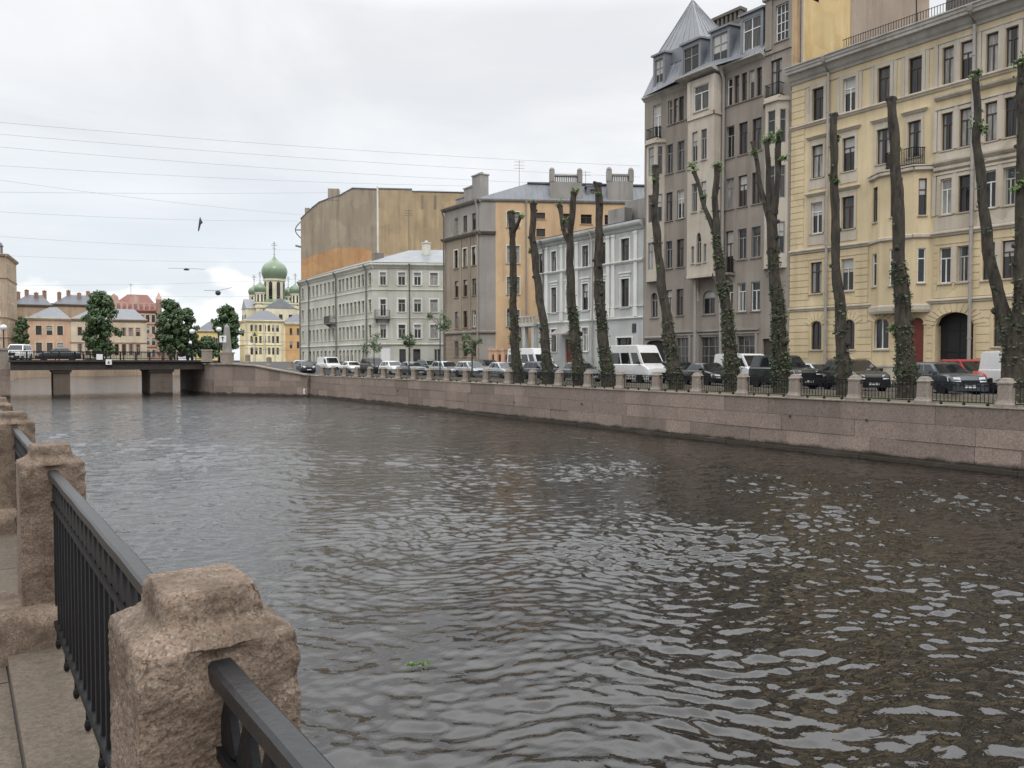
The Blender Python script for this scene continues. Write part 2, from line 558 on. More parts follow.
ORD = ['', 'first', 'second', 'third', 'fourth', 'fifth', 'sixth', 'seventh', 'eighth', 'ninth', 'tenth', 'eleventh', 'twelfth', 'thirteenth', 'fourteenth',
       'fifteenth', 'sixteenth', 'seventeenth', 'eighteenth', 'nineteenth', 'twentieth', 'twenty-first', 'twenty-second', 'twenty-third', 'twenty-fourth', 'twenty-fifth', 'twenty-sixth', 'twenty-seventh', 'twenty-eighth']

# ------------------------------------------------------------------ ground, canal and water
WATER_Z = -2.3
QX = 31.8                                   # face of the far quay
QANG = 0.031                                # the canal narrows a little towards the viewer
def qx(y):
    return QX - max(0.0, 60 - y) * QANG
def ground():
    # one sheet to the horizon, with the canal cut out of it
    far = 3000
    outer = [(0.75, -60), (0.75, 97), (4.7, 98.5), (4.75, 114), (7.5, 165), (11, 205), (21, 218.5), (38, 222), (75, 214), (150, 188)]
    opart = [(-far, -60), (-far, 97), (-far, 400), (-far, 800), (-far, 1400), (-far, far), (-800, far), (0, far), (900, far), (far, far)]
    inner = [(qx(-60), -60), (QX, 60), (QX, 83), (28.2, 88.6), (24.7, 94), (26.2, 106), (35, 112), (42, 140), (52, 168), (80, 176), (150, 160)]
    ipart = [(far, -60), (far, 60), (far, 83), (far, 88.6), (far, 94), (far, 106), (far, 112), (far, 140), (far, 168), (far, 190), (far, 220)]
    m = MB()
    for c, p in ((outer, opart), (inner, ipart)):
        for i in range(len(c) - 1):
            m.quad(*[(x, y, 0) for x, y in (c[i], c[i + 1], p[i + 1], p[i])])
    m.quad((150, 160, 0), (far, 220, 0), (far, far, 0), (150, 188, 0))
    me = m.mesh('ground', 'asphalt')
    struct(link('ground', me))
    # the bed wall all round the basin beyond the bridge, where no quay of its own is built
ground()

def water():
    rng = np.random.default_rng(3)
    ys = [-1.0]
    while ys[-1] < 235:
        y = ys[-1]
        ys.append(y + (0.042 if y < 12 else min(0.9, 0.042 * (y / 12) ** 1.35)))
    ys = np.array(ys)
    xs = [0.3]
    while xs[-1] < 160:
        x = xs[-1]
        xs.append(x + (0.045 if x < 15 else (0.07 if x < 33 else 0.8)))
    xs = np.array(xs)
    X, Y = np.meshgrid(xs, ys)
    dy = np.gradient(ys)[:, None] * np.ones_like(X)
    Z = np.zeros_like(X)
    # slow patches of rougher and calmer water
    pat = np.zeros_like(X)
    for i in range(14):
        lam = rng.uniform(3.5, 22)
        th = rng.uniform(0, 2 * math.pi)
        pat += np.sin((X * math.cos(th) + Y * math.sin(th)) * 2 * math.pi / lam + rng.uniform(0, 6.28))
    pat = np.clip(0.9 + 0.14 * pat, 0.45, 1.4)
    # bent coordinates so that crests are short and uneven
    BX, BY = X.copy(), Y.copy()
    for i in range(10):
        lam = rng.uniform(1.2, 6)
        th = rng.uniform(0, 2 * math.pi)
        ph = rng.uniform(0, 6.28)
        s = np.sin((X * math.cos(th) + Y * math.sin(th)) * 2 * math.pi / lam + ph) * lam * 0.03
        BX += s * math.cos(th + 1.3)
        BY += s * math.sin(th + 1.3)
    main = R(57)
    dd = np.maximum(dy, np.gradient(xs)[None, :] * np.ones_like(X))
    shelter = np.clip(0.25 + (X - 2) * 0.09 + (Y - 5) * 0.02, 0.25, 1.5)        # calmer water under the near wall
    for nw, l0, l1, slope, spread in ((46, 0.55, 1.7, 0.06, 0.6), (110, 0.14, 0.46, 0.23, 0.5)):
        for i in range(nw):
            lam = l0 * (l1 / l0) ** rng.random()
            th = main + rng.normal(0, spread)
            k = 2 * math.pi / lam
            a = slope / k / math.sqrt(nw / 2)
            fade = np.clip((lam / (dd * 2.8)) - 0.7, 0, 1)
            fade = fade * (shelter if l1 < 0.6 else 1.0)
            w = np.sin((BX * math.cos(th) + BY * math.sin(th)) * k + rng.uniform(0, 6.28))
            Z += a * fade * (w - 0.4 * (1 - w * w))
    Z *= pat
    Z += WATER_Z
    n, m = len(ys), len(xs)
    me = bpy.data.meshes.new('water')
    me.vertices.add(n * m)
    me.vertices.foreach_set('co', np.stack([X, Y, Z], -1).astype(np.float32).ravel())
    idx = np.arange(n * m).reshape(n, m)
    q = np.stack([idx[:-1, :-1], idx[:-1, 1:], idx[1:, 1:], idx[1:, :-1]], -1).reshape(-1, 4)
    me.loops.add(q.size)
    me.loops.foreach_set('vertex_index', q.ravel().astype(np.int32))
    me.polygons.add(len(q))
    me.polygons.foreach_set('loop_start', np.arange(0, q.size, 4, dtype=np.int32))
    me.polygons.foreach_set('use_smooth', np.ones(len(q), dtype=bool))
    me.update(calc_edges=True)
    me.materials.append(M['water'])
    struct(link('water', me))
water()

def sheet(name, mat, poly, z, thick=0.004):
    m = MB()
    m.prism(poly, z - thick, z)
    return struct(m.build(name, mat))
sheet('verge', 'soil', [(qx(2) + .76, 2), (36.1, 2), (36.1, 82), (32.56, 82), (32.56, 60)], 0.006, 0.005)
m = MB()
m.prism([(43.4, -40), (46.2, -40), (46.2, 92.5), (43.4, 92.5)], 0.002, 0.27)
struct(m.build('pavement', 'flag_granite'))
m = MB()
m.prism([(36.3, -40), (43.395, -40), (43.395, 92.5), (36.3, 92.5)], 0.002, 0.15)
struct(m.build('road', 'asphalt'))
m = MB()
m.prism([(36.1, -40), (36.295, -40), (36.295, 92.5), (36.1, 92.5)], 0.002, 0.2)
struct(m.build('kerb', 'coping_granite'))
# raised approach of the bridge on the far side, with its ramp
m = MB()
m.add([(24.9, 94.2, 0.002), (31.5, 93, 0.002), (46, 93, 0.002), (46, 112, 0.002), (25, 112, 0.002), (24.9, 94.2, 1.5), (31.5, 93, 0.05), (46, 93, 0.05), (46, 104, 1.5), (25, 108, 1.5)],
      [(5, 6, 7, 8, 9), (0, 1, 6, 5), (1, 2, 7, 6), (2, 3, 8, 7), (3, 4, 9, 8), (4, 0, 5, 9)])
struct(m.build('ramp', 'asphalt'))

def stone_courses(m, pts, zrows, tops=None, out=1, lens=(1.3, 2.9), gap=0.012, depth=0.4, jut=0.018):
    """granite blocks along a polyline (x, y): courses of uneven blocks with open joints; out = side the face looks to"""
    P = [Vector((x, y)) for x, y in pts]
    for i in range(len(P) - 1):
        a, b = P[i], P[i + 1]
        d = (b - a).normalized()
        nrm = Vector((-d.y, d.x)) * out
        Lg = (b - a).length
        for ri, (z0, z1) in enumerate(zrows):
            s = 0
            while s < Lg - 0.01:
                l = random.uniform(*lens)
                e = min(Lg, s + l)
                if Lg - e < 0.6:
                    e = Lg
                o = random.uniform(-jut, jut)
                za = z0 + random.uniform(0, gap)
                zb0 = zb1 = z1 - gap * 0.5
                if tops and ri == len(zrows) - 1:
                    zb0 = tops[i] + (tops[i + 1] - tops[i]) * s / Lg
                    zb1 = tops[i] + (tops[i + 1] - tops[i]) * e / Lg
                p0, p1 = a + d * (s + gap * 0.5), a + d * (e - gap * 0.5)
                f0, f1 = p0 + nrm * o, p1 + nrm * (o + random.uniform(-0.006, 0.006))
                k0, k1 = p0 - nrm * depth, p1 - nrm * depth
                c = 0.012
                # front face with a small arris all round
                m.hexa([(f0.x, f0.y, za), (f1.x, f1.y, za), (k1.x, k1.y, za), (k0.x, k0.y, za), (f0.x, f0.y, zb0), (f1.x, f1.y, zb1), (k1.x, k1.y, zb1), (k0.x, k0.y, zb0)])
                s = e

def quay_far():
    root = thing('quay_wall', 'long far embankment wall of big pinkish grey granite blocks, wet and dark at the waterline', 'quay wall', (QX, 40, -2.3))
    loc = (-QX, -40, 2.3)
    m = MB()
    pts = [(qx(-12), -12), (QX, 60), (QX, 83)]
    stone_courses(m, pts, [(-2.62, -2.12)], out=1, lens=(2.0, 3.6), jut=0.03)
    stone_courses(m, pts, [(-2.12, -1.45), (-1.45, -0.75)], out=1, lens=(1.5, 4.2), jut=0.024)
    stone_courses(m, pts, [(-0.75, -0.02)], out=1, lens=(2.4, 4.4), jut=0.015)
    m.prism([(qx(-12) + .06, -12), (qx(-12) + .74, -12), (QX + .74, 60), (QX + .74, 83), (QX + .06, 83), (QX + .06, 60)], -3, -0.03)
    m.build('stone_blocks', 'quay_granite', root, loc=loc)
    # a lower footing course stands out a little at the waterline
    m = MB()
    y = -12
    while y < 82:
        l = random.uniform(2, 4.5)
        ya, yb, o = y + 0.01, min(83, y + l) - 0.01, random.uniform(-0.02, 0.02)
        m.prism([(qx(ya) - .16 + o, ya), (qx(ya) - .035, ya), (qx(yb) - .035, yb), (qx(yb) - .16 + o, yb)], -2.9, -2.16 + random.uniform(-0.05, 0.03))
        y += l
    m.build('footing', 'quay_granite', root, loc=loc)
    m = MB()
    y = -12
    while y < 82.5:
        l = min(2.94, 83 - y)
        ya, yb = y + .006, y + l - .006
        m.prism([(qx(ya) - .05, ya), (qx(ya) + .75, ya), (qx(yb) + .75, yb), (qx(yb) - .05, yb)], -0.015, 0.03)
        y += l
    m.build('coping', 'coping_granite', root, loc=loc)
    m = MB()
    for yy, zz in ((17.6, -0.75), (21.3, -0.8), (36.2, -0.95), (43.6, -1.2), (62, -0.95)):
        m.tube([(qx(yy) + 0.1, yy, zz), (qx(yy) - 0.05, yy, zz)], 0.06, 10)
    m.build('drain_outlet', 'wire_black', root, loc=loc)
    # bridge abutment with its sweeping ramped parapet
    ab = thing('bridge_abutment', 'granite abutment with sweeping curved wing wall at the right end of the bridge', 'abutment', (24.7, 94, -2.3))
    loc = (-24.7, -94, 2.3)
    m = MB()
    pts = [(24.0, 107), (24.7, 94), (26.2, 91.6), (28.0, 89.2), (29.9, 86.4), (QX - 0.02, 83.0)]
    tops = [1.2, 1.2, 1.2, 1.02, 0.5, 0.0]
    for i in range(len(pts) - 1):
        stone_courses(m, pts[i:i + 2], [(-2.62, -2.0), (-2.0, -1.3), (-1.3, -0.6), (-0.6, 0.0)], tops=tops[i:i + 2], out=1, lens=(1.6, 3.0), jut=0.012)
    m.build('wing_wall', 'quay_granite', ab, loc=loc)
    m = MB()
    for i in range(len(pts) - 1):
        a, b = Vector(pts[i]), Vector(pts[i + 1])
        d = (b - a).normalized()
        nr = Vector((-d.y, d.x))
        q = [a + nr * 0.06, b + nr * 0.06, b - nr * 0.6, a - nr * 0.6]
        m.hexa([(p.x, p.y, t + 0.003) for p, t in zip(q, (tops[i], tops[i + 1], tops[i + 1], tops[i]))] + [(p.x, p.y, t + 0.14) for p, t in zip(q, (tops[i], tops[i + 1], tops[i + 1], tops[i]))])
    m.build('coping', 'coping_granite', ab, loc=loc)
    m = MB()
    m.lathe([(0.0, 0), (0.11, 0), (0.11, 0.5), (0.07, 0.6), (0, 0.62)], 31.2, 83.1, 10)
    tag(m.build('mooring_post', 'pale_trim', None, loc=(0, 0, -2.05)), 'small pale mooring post at the waterline where the wing wall meets the long quay', 'mooring post')
    # left abutment
    la = thing('bridge_abutment', 'short brownish stone abutment with pillar at the left end of the bridge', 'abutment', (4.7, 98.5, -2.3))
    m = MB()
    stone_courses(m, [(0.8, 97), (4.7, 98.4), (4.75, 112)], [(-2.62, -1.9), (-1.9, -1.2), (-1.2, -0.5), (-0.5, 0.1), (0.1, 0.75)], out=-1, jut=0.012)
    m.prism([(0.9, 97.3), (4.6, 98.7), (4.65, 112), (0.9, 112)], -2.7, 0.74)
    m.build('stone_blocks', 'quay_granite', la, loc=(-4.7, -98.5, 2.3))
    m = MB()
    m.prism([(3.7, 98.3), (4.6, 98.6), (4.4, 99.4), (3.5, 99.1)], 0.755, 2.75)
    m.prism([(3.6, 98.15), (4.75, 98.55), (4.5, 99.55), (3.35, 99.2)], 2.753, 2.98)
    m.build('pillar', 'coping_granite', la, loc=(-4.7, -98.5, 2.3))
    # quay beyond the bridge, on the outer bank of the bend
    root = thing('quay_wall', 'distant curved tan quay wall seen under the bridge deck', 'quay wall', (21, 218, -2.3))
    m = MB()
    stone_courses(m, [(4.75, 112), (7.5, 165), (11, 205), (21, 218.5), (38, 222), (75, 214), (150, 188)], [(-2.62, -1.2), (-1.2, 0.0)], out=-1, lens=(3, 5))
    m.build('stone_blocks', 'sand_wall', root, loc=(-21, -218, 2.3))
    m = MB()
    P = [(4.75, 112), (7.5, 165), (11, 205), (21, 218.5), (38, 222), (75, 214), (150, 188)]
    for a, b in zip(P, P[1:]):
        a, b = Vector(a), Vector(b)
        d = (b - a).normalized()
        nr = Vector((-d.y, d.x))
        q = [a, b, b + nr * 0.4, a + nr * 0.4]
        m.prism([(p.x, p.y) for p in q], 0.003, 0.14)
        n = int((b - a).length / 3)
        for i in range(n):
            p = a + (b - a) * (i / n) + nr * 0.2
            m.box(p.x - 0.25, p.x + 0.25, p.y - 0.25, p.y + 0.25, 0.143, 1.15)
        q = [a + nr * 0.17, b + nr * 0.17, b + nr * 0.23, a + nr * 0.23]
        m.prism([(p.x, p.y) for p in q], 1.0, 1.06)
        m.prism([(p.x, p.y) for p in q], 0.3, 0.36)
        m.prism([(p.x, p.y) for p in q], 0.62, 0.68)
    m.build('parapet', 'dark_base', root, loc=(-21, -218, 2.3))
    root = thing('quay_wall', 'short grey stone wall glimpsed behind the right bridge pier', 'quay wall', (26, 106, -2.3))
    m = MB()
    stone_courses(m, [(24.05, 107.5), (26.2, 110.5), (35, 114), (42, 140), (52, 168), (80, 176), (150, 160)], [(-2.62, -1.8), (-1.8, -1.0), (-1.0, 0.05)], out=1)
    m.build('stone_blocks', 'quay_granite', root, loc=(-26, -106, 2.3))
quay_far()

def bridge():
    root = thing('road_bridge', 'low dark steel beam bridge on two stone piers crossing the canal', 'bridge', (14, 99, -2.3))
    loc = (-14, -99, 2.3)
    ax = Vector((1, -0.06)).normalized()
    nr = Vector((0.06, 1)).normalized()
    O = Vector((0, 98.4))
    def pt(s, w):
        p = O + ax * s + nr * w
        return (p.x, p.y)
    s0, s1 = 4.72, 24.4
    m = MB()
    # deck edge girder with flanges, and the slab
    m.prism([pt(s0, 0), pt(s1, 0), pt(s1, 0.35), pt(s0, 0.35)], 0.78, 1.5)
    m.prism([pt(s0, -0.16), pt(s1, -0.16), pt(s1, 0.5), pt(s0, 0.5)], 0.62, 0.777)
    m.prism([pt(s0, -0.3), pt(s1, -0.3), pt(s1, 0.6), pt(s0, 0.6)], 1.503, 1.72)
    for w in (2.4, 4.8, 7.2, 9.6, 11.6):
        m.prism([pt(s0, w), pt(s1, w), pt(s1, w + 0.4), pt(s0, w + 0.4)], 0.62, 1.45)
    m.prism([pt(s0, 0.36), pt(s1, 0.36), pt(s1, 12.2), pt(s0, 12.2)], 1.45, 1.50)
    m.build('girder', 'bridge_steel', root, loc=loc)
    m = MB()
    m.prism([pt(s0 - 6, 0.61), pt(s1 + 4, 0.61), pt(s1 + 4, 12.2), pt(s0 - 6, 12.2)], 1.51, 1.66)
    m.build('road', 'asphalt', root, loc=loc)
    for a, b in ((8.65, 10.25), (18.3, 20.7)):
        m = MB()
        stone_courses(m, [pt(a, 0.3), pt(b, 0.3), pt(b, 8), pt(a, 8), pt(a, 0.3)], [(-2.7, -1.6), (-1.6, -0.9), (-0.9, -0.2), (-0.2, 0.35)], out=-1, lens=(0.9, 1.6), jut=0.01)
        m.prism([pt(a - 0.15, 0.1), pt(b + 0.15, 0.1), pt(b + 0.15, 8.2), pt(a - 0.15, 8.2)], 0.353, 0.62)
        m.build('pier', 'pier_granite', root, loc=loc)
    for w in (-0.12, 11.9):
        m = MB()
        k = s0
        while k < s1:
            c = pt(k, w)
            m.box(c[0] - 0.06, c[0] + 0.06, c[1] - 0.06, c[1] + 0.06, 1.72, 2.68)
            k += 1.5
        for z in (1.82, 2.62):
            m.prism([pt(s0, w - 0.04), pt(s1, w - 0.04), pt(s1, w + 0.04), pt(s0, w + 0.04)], z, z + 0.07)
        k = s0
        while k < s1:
            c = pt(k, w)
            m.box(c[0] - 0.014, c[0] + 0.014, c[1] - 0.014, c[1] + 0.014, 1.89, 2.62)
            k += 0.16
        m.build('railing', 'black_iron', root, loc=loc)
    # two navigation boards on the rail
    for s, z, sz, lab in ((13.1, 1.75, 0.62, 'blank white navigation board on the bridge railing'), (14.0, 1.2, 0.6, 'white navigation board with dark figure hung on the bridge girder')):
        t = thing('navigation_board', lab, 'sign', (*pt(s, -0.36), z))
        ang = math.atan2(ax.y, ax.x)
        m = MB()
        m.box(-sz / 2, sz / 2, -0.02, 0.02, 0, sz)
        m.build('board', 'white_paint', t, rz=ang)
        if z < 1.5:
            m = MB()
            m.add([(-0.14, -0.026, 0.12), (0.14, -0.026, 0.12), (0, -0.026, 0.46)], [(0, 1, 2)])
            m.build('figure', 'wire_black', t, rz=ang)
    return pt, ax, nr
BR_PT, BR_AX, BR_NR = bridge()

# ------------------------------------------------------------------ far railing: granite posts and iron panels
def far_posts():
    m = MB()
    def ring(w, z):
        return (w, z)
    prof = [(0.31, 0.10), (0.31, 0.20), (0.265, 0.27), (0.235, 0.36), (0.222, 0.9), (0.245, 0.93), (0.245, 0.99), (0.2, 1.03), (0.165, 1.12), (0.08, 1.15)]
    vs, n = [], 4
    for w, z in prof:
        c = 0.22 * w
        for x, y in ((-w, -w + c), (-w + c, -w), (w - c, -w), (w, -w + c), (w, w - c), (w - c, w), (-w + c, w), (-w, w - c)):
            vs.append((x, y, z))
    k = len(prof)
    fs = [(i * 8 + j, i * 8 + (j + 1) % 8, (i + 1) * 8 + (j + 1) % 8, (i + 1) * 8 + j) for i in range(k - 1) for j in range(8)]
    fs += [tuple(range((k - 1) * 8, k * 8)), tuple(range(7, -1, -1))]
    m.add(vs, fs)
    me = m.mesh('railing_post', 'far_post_granite')
    pitch = 2.94
    ys = [12.45 + pitch * i for i in range(24)]
    for i, y in enumerate(ys):
        o = link('railing_post', me, None, (qx(y) + 0.33, y, -0.07), random.uniform(-0.03, 0.03) - (QANG if y < 60 else 0))
        tag(o, f'{ORD[i + 1]} squat granite railing post from the right along the far quay', 'post', 'granite posts along the far quay')
    # iron panels between the posts
    L = pitch - 0.46
    top, bars = MB(), MB()
    top.box(-0.025, 0.025, -L / 2 - 0.02, L / 2 + 0.02, 0.93, 0.97)
    top.box(-0.02, 0.02, -L / 2 - 0.02, L / 2 + 0.02, 0.20, 0.235)
    top.box(-0.015, 0.015, -L / 2 - 0.02, L / 2 + 0.02, 0.80, 0.825)
    n = 17
    for i in range(n):
        y = -L / 2 + (i + 0.5) * L / n
        bars.box(-0.01, 0.01, y - 0.01, y + 0.01, 0.235, 0.93)
        if i % 2 == 0:
            bars.tube([(0, y + L / n * 0.1, 0.86), (0, y + L / n * 0.9, 0.86)], 0.025, 6)
    for f in (-0.34, 0.0, 0.34):
        bars.lathe([(0.015, 0.10), (0.055, 0.12), (0.07, 0.155), (0.04, 0.19), (0.015, 0.2)], 0, f * L, 8)
    mt, mb = top.mesh('rail', 'black_iron'), bars.mesh('bars', 'black_iron')
    for i, y in enumerate([ys[0] - pitch] + ys[:-1]):
        nm = 'at the right edge of the picture' if i == 0 else f'left of the {ORD[i]} granite post from the right'
        t = thing('iron_railing', f'black iron panel {nm} on the far quay', 'railing', (qx(y + pitch / 2) + 0.33, y + pitch / 2, -0.07), -QANG if y < 59 else 0, 'iron railing panels on the far quay')
        link('rail', mt, t)
        link('bars', mb, t)
    # posts and rail on the ramped wing wall and at the bridge head
    pts = [((30.6, 85.8), 0.5), ((29.0, 88.4), 0.95), ((27.3, 90.7), 1.25)]
    for i, ((x, y), z) in enumerate(pts):
        o = link('railing_post', me, None, (x + 0.1, y + 0.1, z), 0.6)
        tag(o, f'{("lowest", "middle", "highest")[i]} granite railing post on the ramped wing wall by the bridge', 'post', 'granite posts along the far quay')
    for x, y, z0, w, h, lab in ((25.6, 92.6, 1.3, 0.42, 1.35, 'plain granite pillar at the top of the ramped wing wall'), (24.0, 95.2, 1.5, 0.48, 1.45, 'stout granite pillar closing the bridge railing on the right bank')):
        m = MB()
        m.box(-w, w, -w, w, 0, 0.25)
        m.box(-w * 0.85, w * 0.85, -w * 0.85, w * 0.85, 0.25, h - 0.2)
        m.box(-w * 0.95, w * 0.95, -w * 0.95, w * 0.95, h - 0.2, h)
        tag(m.build('bridge_pillar', 'coping_granite', None, loc=(x, y, z0), rz=0.6), lab, 'pillar')
far_posts()

# ------------------------------------------------------------------ near railing: rough granite pillars, plinths, iron panels
def rough_box(me_name, sx, sy, z0, z1, cap, div, amp, seed, chips=()):
    """granite pillar: a box with a stepped cap, finely divided, worn by noise"""
    bm = bmesh.new()
    def block(x, y, a, b):
        bmesh.ops.create_cube(bm, size=1, matrix=Matrix.Translation((0, 0, (a + b) / 2)) @ Matrix.Diagonal((x, y, b - a, 1)))
    prof = cap     # list of (half x, half y, z)
    n = 10
    rings = []
    for hx, hy, z in prof:
        pts = []
        for sx_, sy_ in ((-1, -1), (1, -1), (1, 1), (-1, 1)):
            pts.append((sx_ * hx, sy_ * hy))
        ring = []
        for i in range(4):
            a, b = Vector(pts[i]), Vector(pts[(i + 1) % 4])
            for k in range(div):
                ring.append(a + (b - a) * (k / div))
        rings.append((ring, z))
    # interpolate rings vertically
    R2 = []
    for (r0, a), (r1, b) in zip(rings, rings[1:]):
        d = max(abs(b - a), (r0[0] - r1[0]).length)
        st = max(1, int(d / (2 * prof[0][0] / div)))
        for i in range(st):
            t = i / st
            R2.append(([p * (1 - t) + q * t for p, q in zip(r0, r1)], a + (b - a) * t))
    R2.append(rings[-1])
    # close the top
    r, z = R2[-1]
    for i in range(1, div // 2):
        R2.append(([p * (1 - i / (div / 2)) for p in r], z))
    vs = []
    for r, z in R2:
        for p in r:
            vs.append(Vector((p.x, p.y, z)))
    m = len(R2[0][0])
    fs = [(i * m + k, i * m + (k + 1) % m, (i + 1) * m + (k + 1) % m, (i + 1) * m + k) for i in range(len(R2) - 1) for k in range(m)]
    fs.append(tuple(range((len(R2) - 1) * m, len(R2) * m)))
    off = Vector((seed * 7.3, seed * 3.1, seed * 1.7))
    me = bpy.data.meshes.new(me_name)
    me.from_pydata([tuple(v) for v in vs], [], fs)
    bm.from_mesh(me)
    bmesh.ops.recalc_face_normals(bm, faces=bm.faces)
    for it in range(1):
        bmesh.ops.smooth_vert(bm, verts=bm.verts, factor=0.35, use_axis_x=True, use_axis_y=True, use_axis_z=True)
    bm.normal_update()
    co = []
    for v in bm.verts:
        p = v.co + off
        h = mn.fractal(p * 15, 0.7, 2.1, 5) * amp * .35 + mn.fractal(p * 50, 0.6, 2.0, 4) * amp * 0.7
        pit = mn.noise(p * 55)
        if pit > 0.28:
            h -= (pit - 0.28) * amp * 1.8
        big = mn.noise(p * 4.0)
        h += min(0, big) * amp * 0.7
        for (cx, cy, cz, rr, dd) in chips:
            q = (v.co - Vector((cx, cy, cz))).length
            if q < rr:
                h -= dd * (1 - q / rr)
        co.append(v.co + v.normal * h)
    for v, c in zip(bm.verts, co):
        v.co = c
    bm.to_mesh(me)
    bm.free()
    me.polygons.foreach_set('use_smooth', [True] * len(me.polygons))
    me.materials.append(M['near_granite'])
    return me

PX = 0.455
NEAR_Y = [1.88, 5.44, 9.05, 12.65]
def near_side():
    # pavement slabs
    t = struct(bpy.data.objects.new('near_pavement', None))
    m = MB()
    x = 0.2
    rows = [(-0.62, 0.2), (-1.5, -0.62), (-2.4, -1.5), (-3.3, -2.4)]
    for a, b in rows:
        y = -3 + random.uniform(0, 0.6)
        while y < 40:
            l = random.uniform(0.9, 1.5)
            z = random.uniform(0.012, 0.018)
            m.box(a + 0.002, b - 0.002, y + 0.002, y + l - 0.002, 0.002, z)
            y += l
    bpy.data.objects.remove(t)
    struct(m.build('near_pavement', 'flag_granite'))
    root = thing('quay_wall', 'near granite embankment wall and kerb that carries the black railing', 'quay wall', (0.7, 5, -2.3))
    m = MB()
    y = -6
    while y < 100:
        l = min(random.uniform(1.4, 2.2), 97 - y)
        m.box(0.206, 0.78, y + 0.004, y + l - 0.004, -0.3, 0.075 + random.uniform(-0.004, 0.004))
        y += l
        if l < 0.5:
            break
    m.build('coping', 'flag_granite', root, loc=(-0.7, -5, 2.3))
    m = MB()
    stone_courses(m, [(0.74, -6), (0.74, 97)], [(-2.62, -1.9), (-1.9, -1.2), (-1.2, -0.3)], out=-1)
    m.build('stone_blocks', 'quay_granite', root, loc=(-0.7, -5, 2.3))
    hx, hy = 0.168, 0.185
    cap = [(hx, hy, 0.0), (hx, hy, 1.065), (hx * 0.97, hy * 0.97, 1.085), (hx * 0.70, hy * 0.70, 1.12), (hx * 0.64, hy * 0.64, 1.135), (hx * 0.62, hy * 0.62, 1.195), (hx * 0.56, hy * 0.57, 1.218)]
    labs = ['large weathered pinkish granite pillar closest to the viewer with worn stepped cap', 'weathered granite railing pillar just beyond the nearest iron panel',
            'granite railing pillar behind the second one, half cut by the left edge', 'dark granite pillar top furthest along the near railing at the left edge']
    for i, y in enumerate(NEAR_Y[:4]):
        chips = [(-hx, -hy, 1.08, 0.06, 0.022), (hx, -hy, 1.06, 0.05, 0.012), (0.0, -hy, 1.045, 0.085, 0.055), (-0.1, -hy, 0.7, 0.08, 0.01), (hx, -hy, 0.95, 0.05, 0.012), (hx * 0.6, -hy * 0.6, 1.2, 0.04, 0.012)]
        me = rough_box('railing_pillar', hx, hy, 0, 1.2, cap, 72 if i == 0 else (40 if i == 1 else 20), 0.0032, i + 1, chips)
        o = link('railing_pillar', me, None, (PX, y, 0.27))
        o.scale = (1, 1, 0.776)
        tag(o, labs[i], 'pillar', 'granite pillars of the near railing')
        o['kind'] = 'thing'
        # plinth block under the pillar
        pcap = [(0.33, 0.31, 0.0), (0.33, 0.31, 0.2), (0.31, 0.29, 0.25), (0.235, 0.235, 0.31)]
        pm = rough_box('plinth', 0.33, 0.31, 0, 0.3, pcap, 16, 0.006, i + 11)
        p = link('plinth', pm, o, (-0.06 if i else -0.04, 0, -0.27 / 0.776 + 0.01))
        p.scale = (1, 1, 1 / 0.776 * 0.95)
    # iron panels: flat handrail, flat bars with leaf tips, lower rails, small feet
    def panel(y0, y1, lab):
        L = y1 - y0 - 2 * hy + 0.05
        t = thing('iron_railing', lab, 'railing', (PX, (y0 + y1) / 2, 0.0), 0, 'black iron panels of the near railing')
        m = MB()
        c = 0.008
        hw, zt, zb = 0.027, 1.075, 1.035
        n = 24
        prof = [(-hw, zb), (-hw, zt - c), (-hw + c, zt), (hw - c, zt), (hw, zt - c), (hw, zb)]
        for i in range(6):
            (a, b), (d, e) = prof[i], prof[(i + 1) % 6]
            for k in range(n):
                ya, yb = -L / 2 + L * k / n, -L / 2 + L * (k + 1) / n
                za = 0.004 * math.sin(k * 1.3) * 0.5
                zc = 0.004 * math.sin((k + 1) * 1.3) * 0.5
                m.quad((a, ya, b + za), (a, yb, b + zc), (d, yb, e + zc), (d, ya, e + za))
        m.build('handrail', 'rail_paint', t)
        m = MB()
        m.box(-0.018, 0.018, -L / 2, L / 2, 0.872, 0.897)
        m.build('upper_rail', 'black_iron', t)
        m = MB()
        m.box(-0.02, 0.02, -L / 2, L / 2, 0.19, 0.222)
        for f in range(8):
            yy = -L / 2 + (f + 0.5) * L / 8
            m.lathe([(0.006, 0.078), (0.012, 0.084), (0.016, 0.105), (0.012, 0.125), (0.009, 0.13), (0.009, 0.19)], -0.005, yy, 10)
        m.build('lower_rail', 'black_iron', t)
        nb = 24
        g = L / nb
        b = MB()
        w = g * 0.5
        # a flat bar; above the upper rail its head spreads into a leaf that meets its neighbours
        b.box(-0.007, 0.007, -0.017, 0.017, 0.222, 0.872)
        pr = [(-0.017, 0.897), (-w * 0.93, 0.91), (-w * 0.93, 0.918), (-0.018, 1.0), (-0.014, 1.037), (0.014, 1.037), (0.018, 1.0), (w * 0.93, 0.918), (w * 0.93, 0.91), (0.017, 0.897)]
        k = len(pr)
        b.add([(-0.008, y, z) for y, z in pr] + [(0.008, y, z) for y, z in pr], [tuple(range(k)), tuple(range(2 * k - 1, k - 1, -1))] + [(i, (i + 1) % k, k + (i + 1) % k, k + i) for i in range(k)])
        bme = b.mesh('bar', 'black_iron')
        for i in range(nb):
            link('bar', bme, t, (0, -L / 2 + (i + 0.5) * g, 0))
    panel(NEAR_Y[0] - 3.5, NEAR_Y[0], 'black iron railing panel in the bottom foreground, running up to the nearest pillar')
    panel(NEAR_Y[0], NEAR_Y[1], 'long black iron railing panel between the nearest and the second pillar')
    panel(NEAR_Y[1], NEAR_Y[2], 'short looking iron panel between the second and third near pillars')
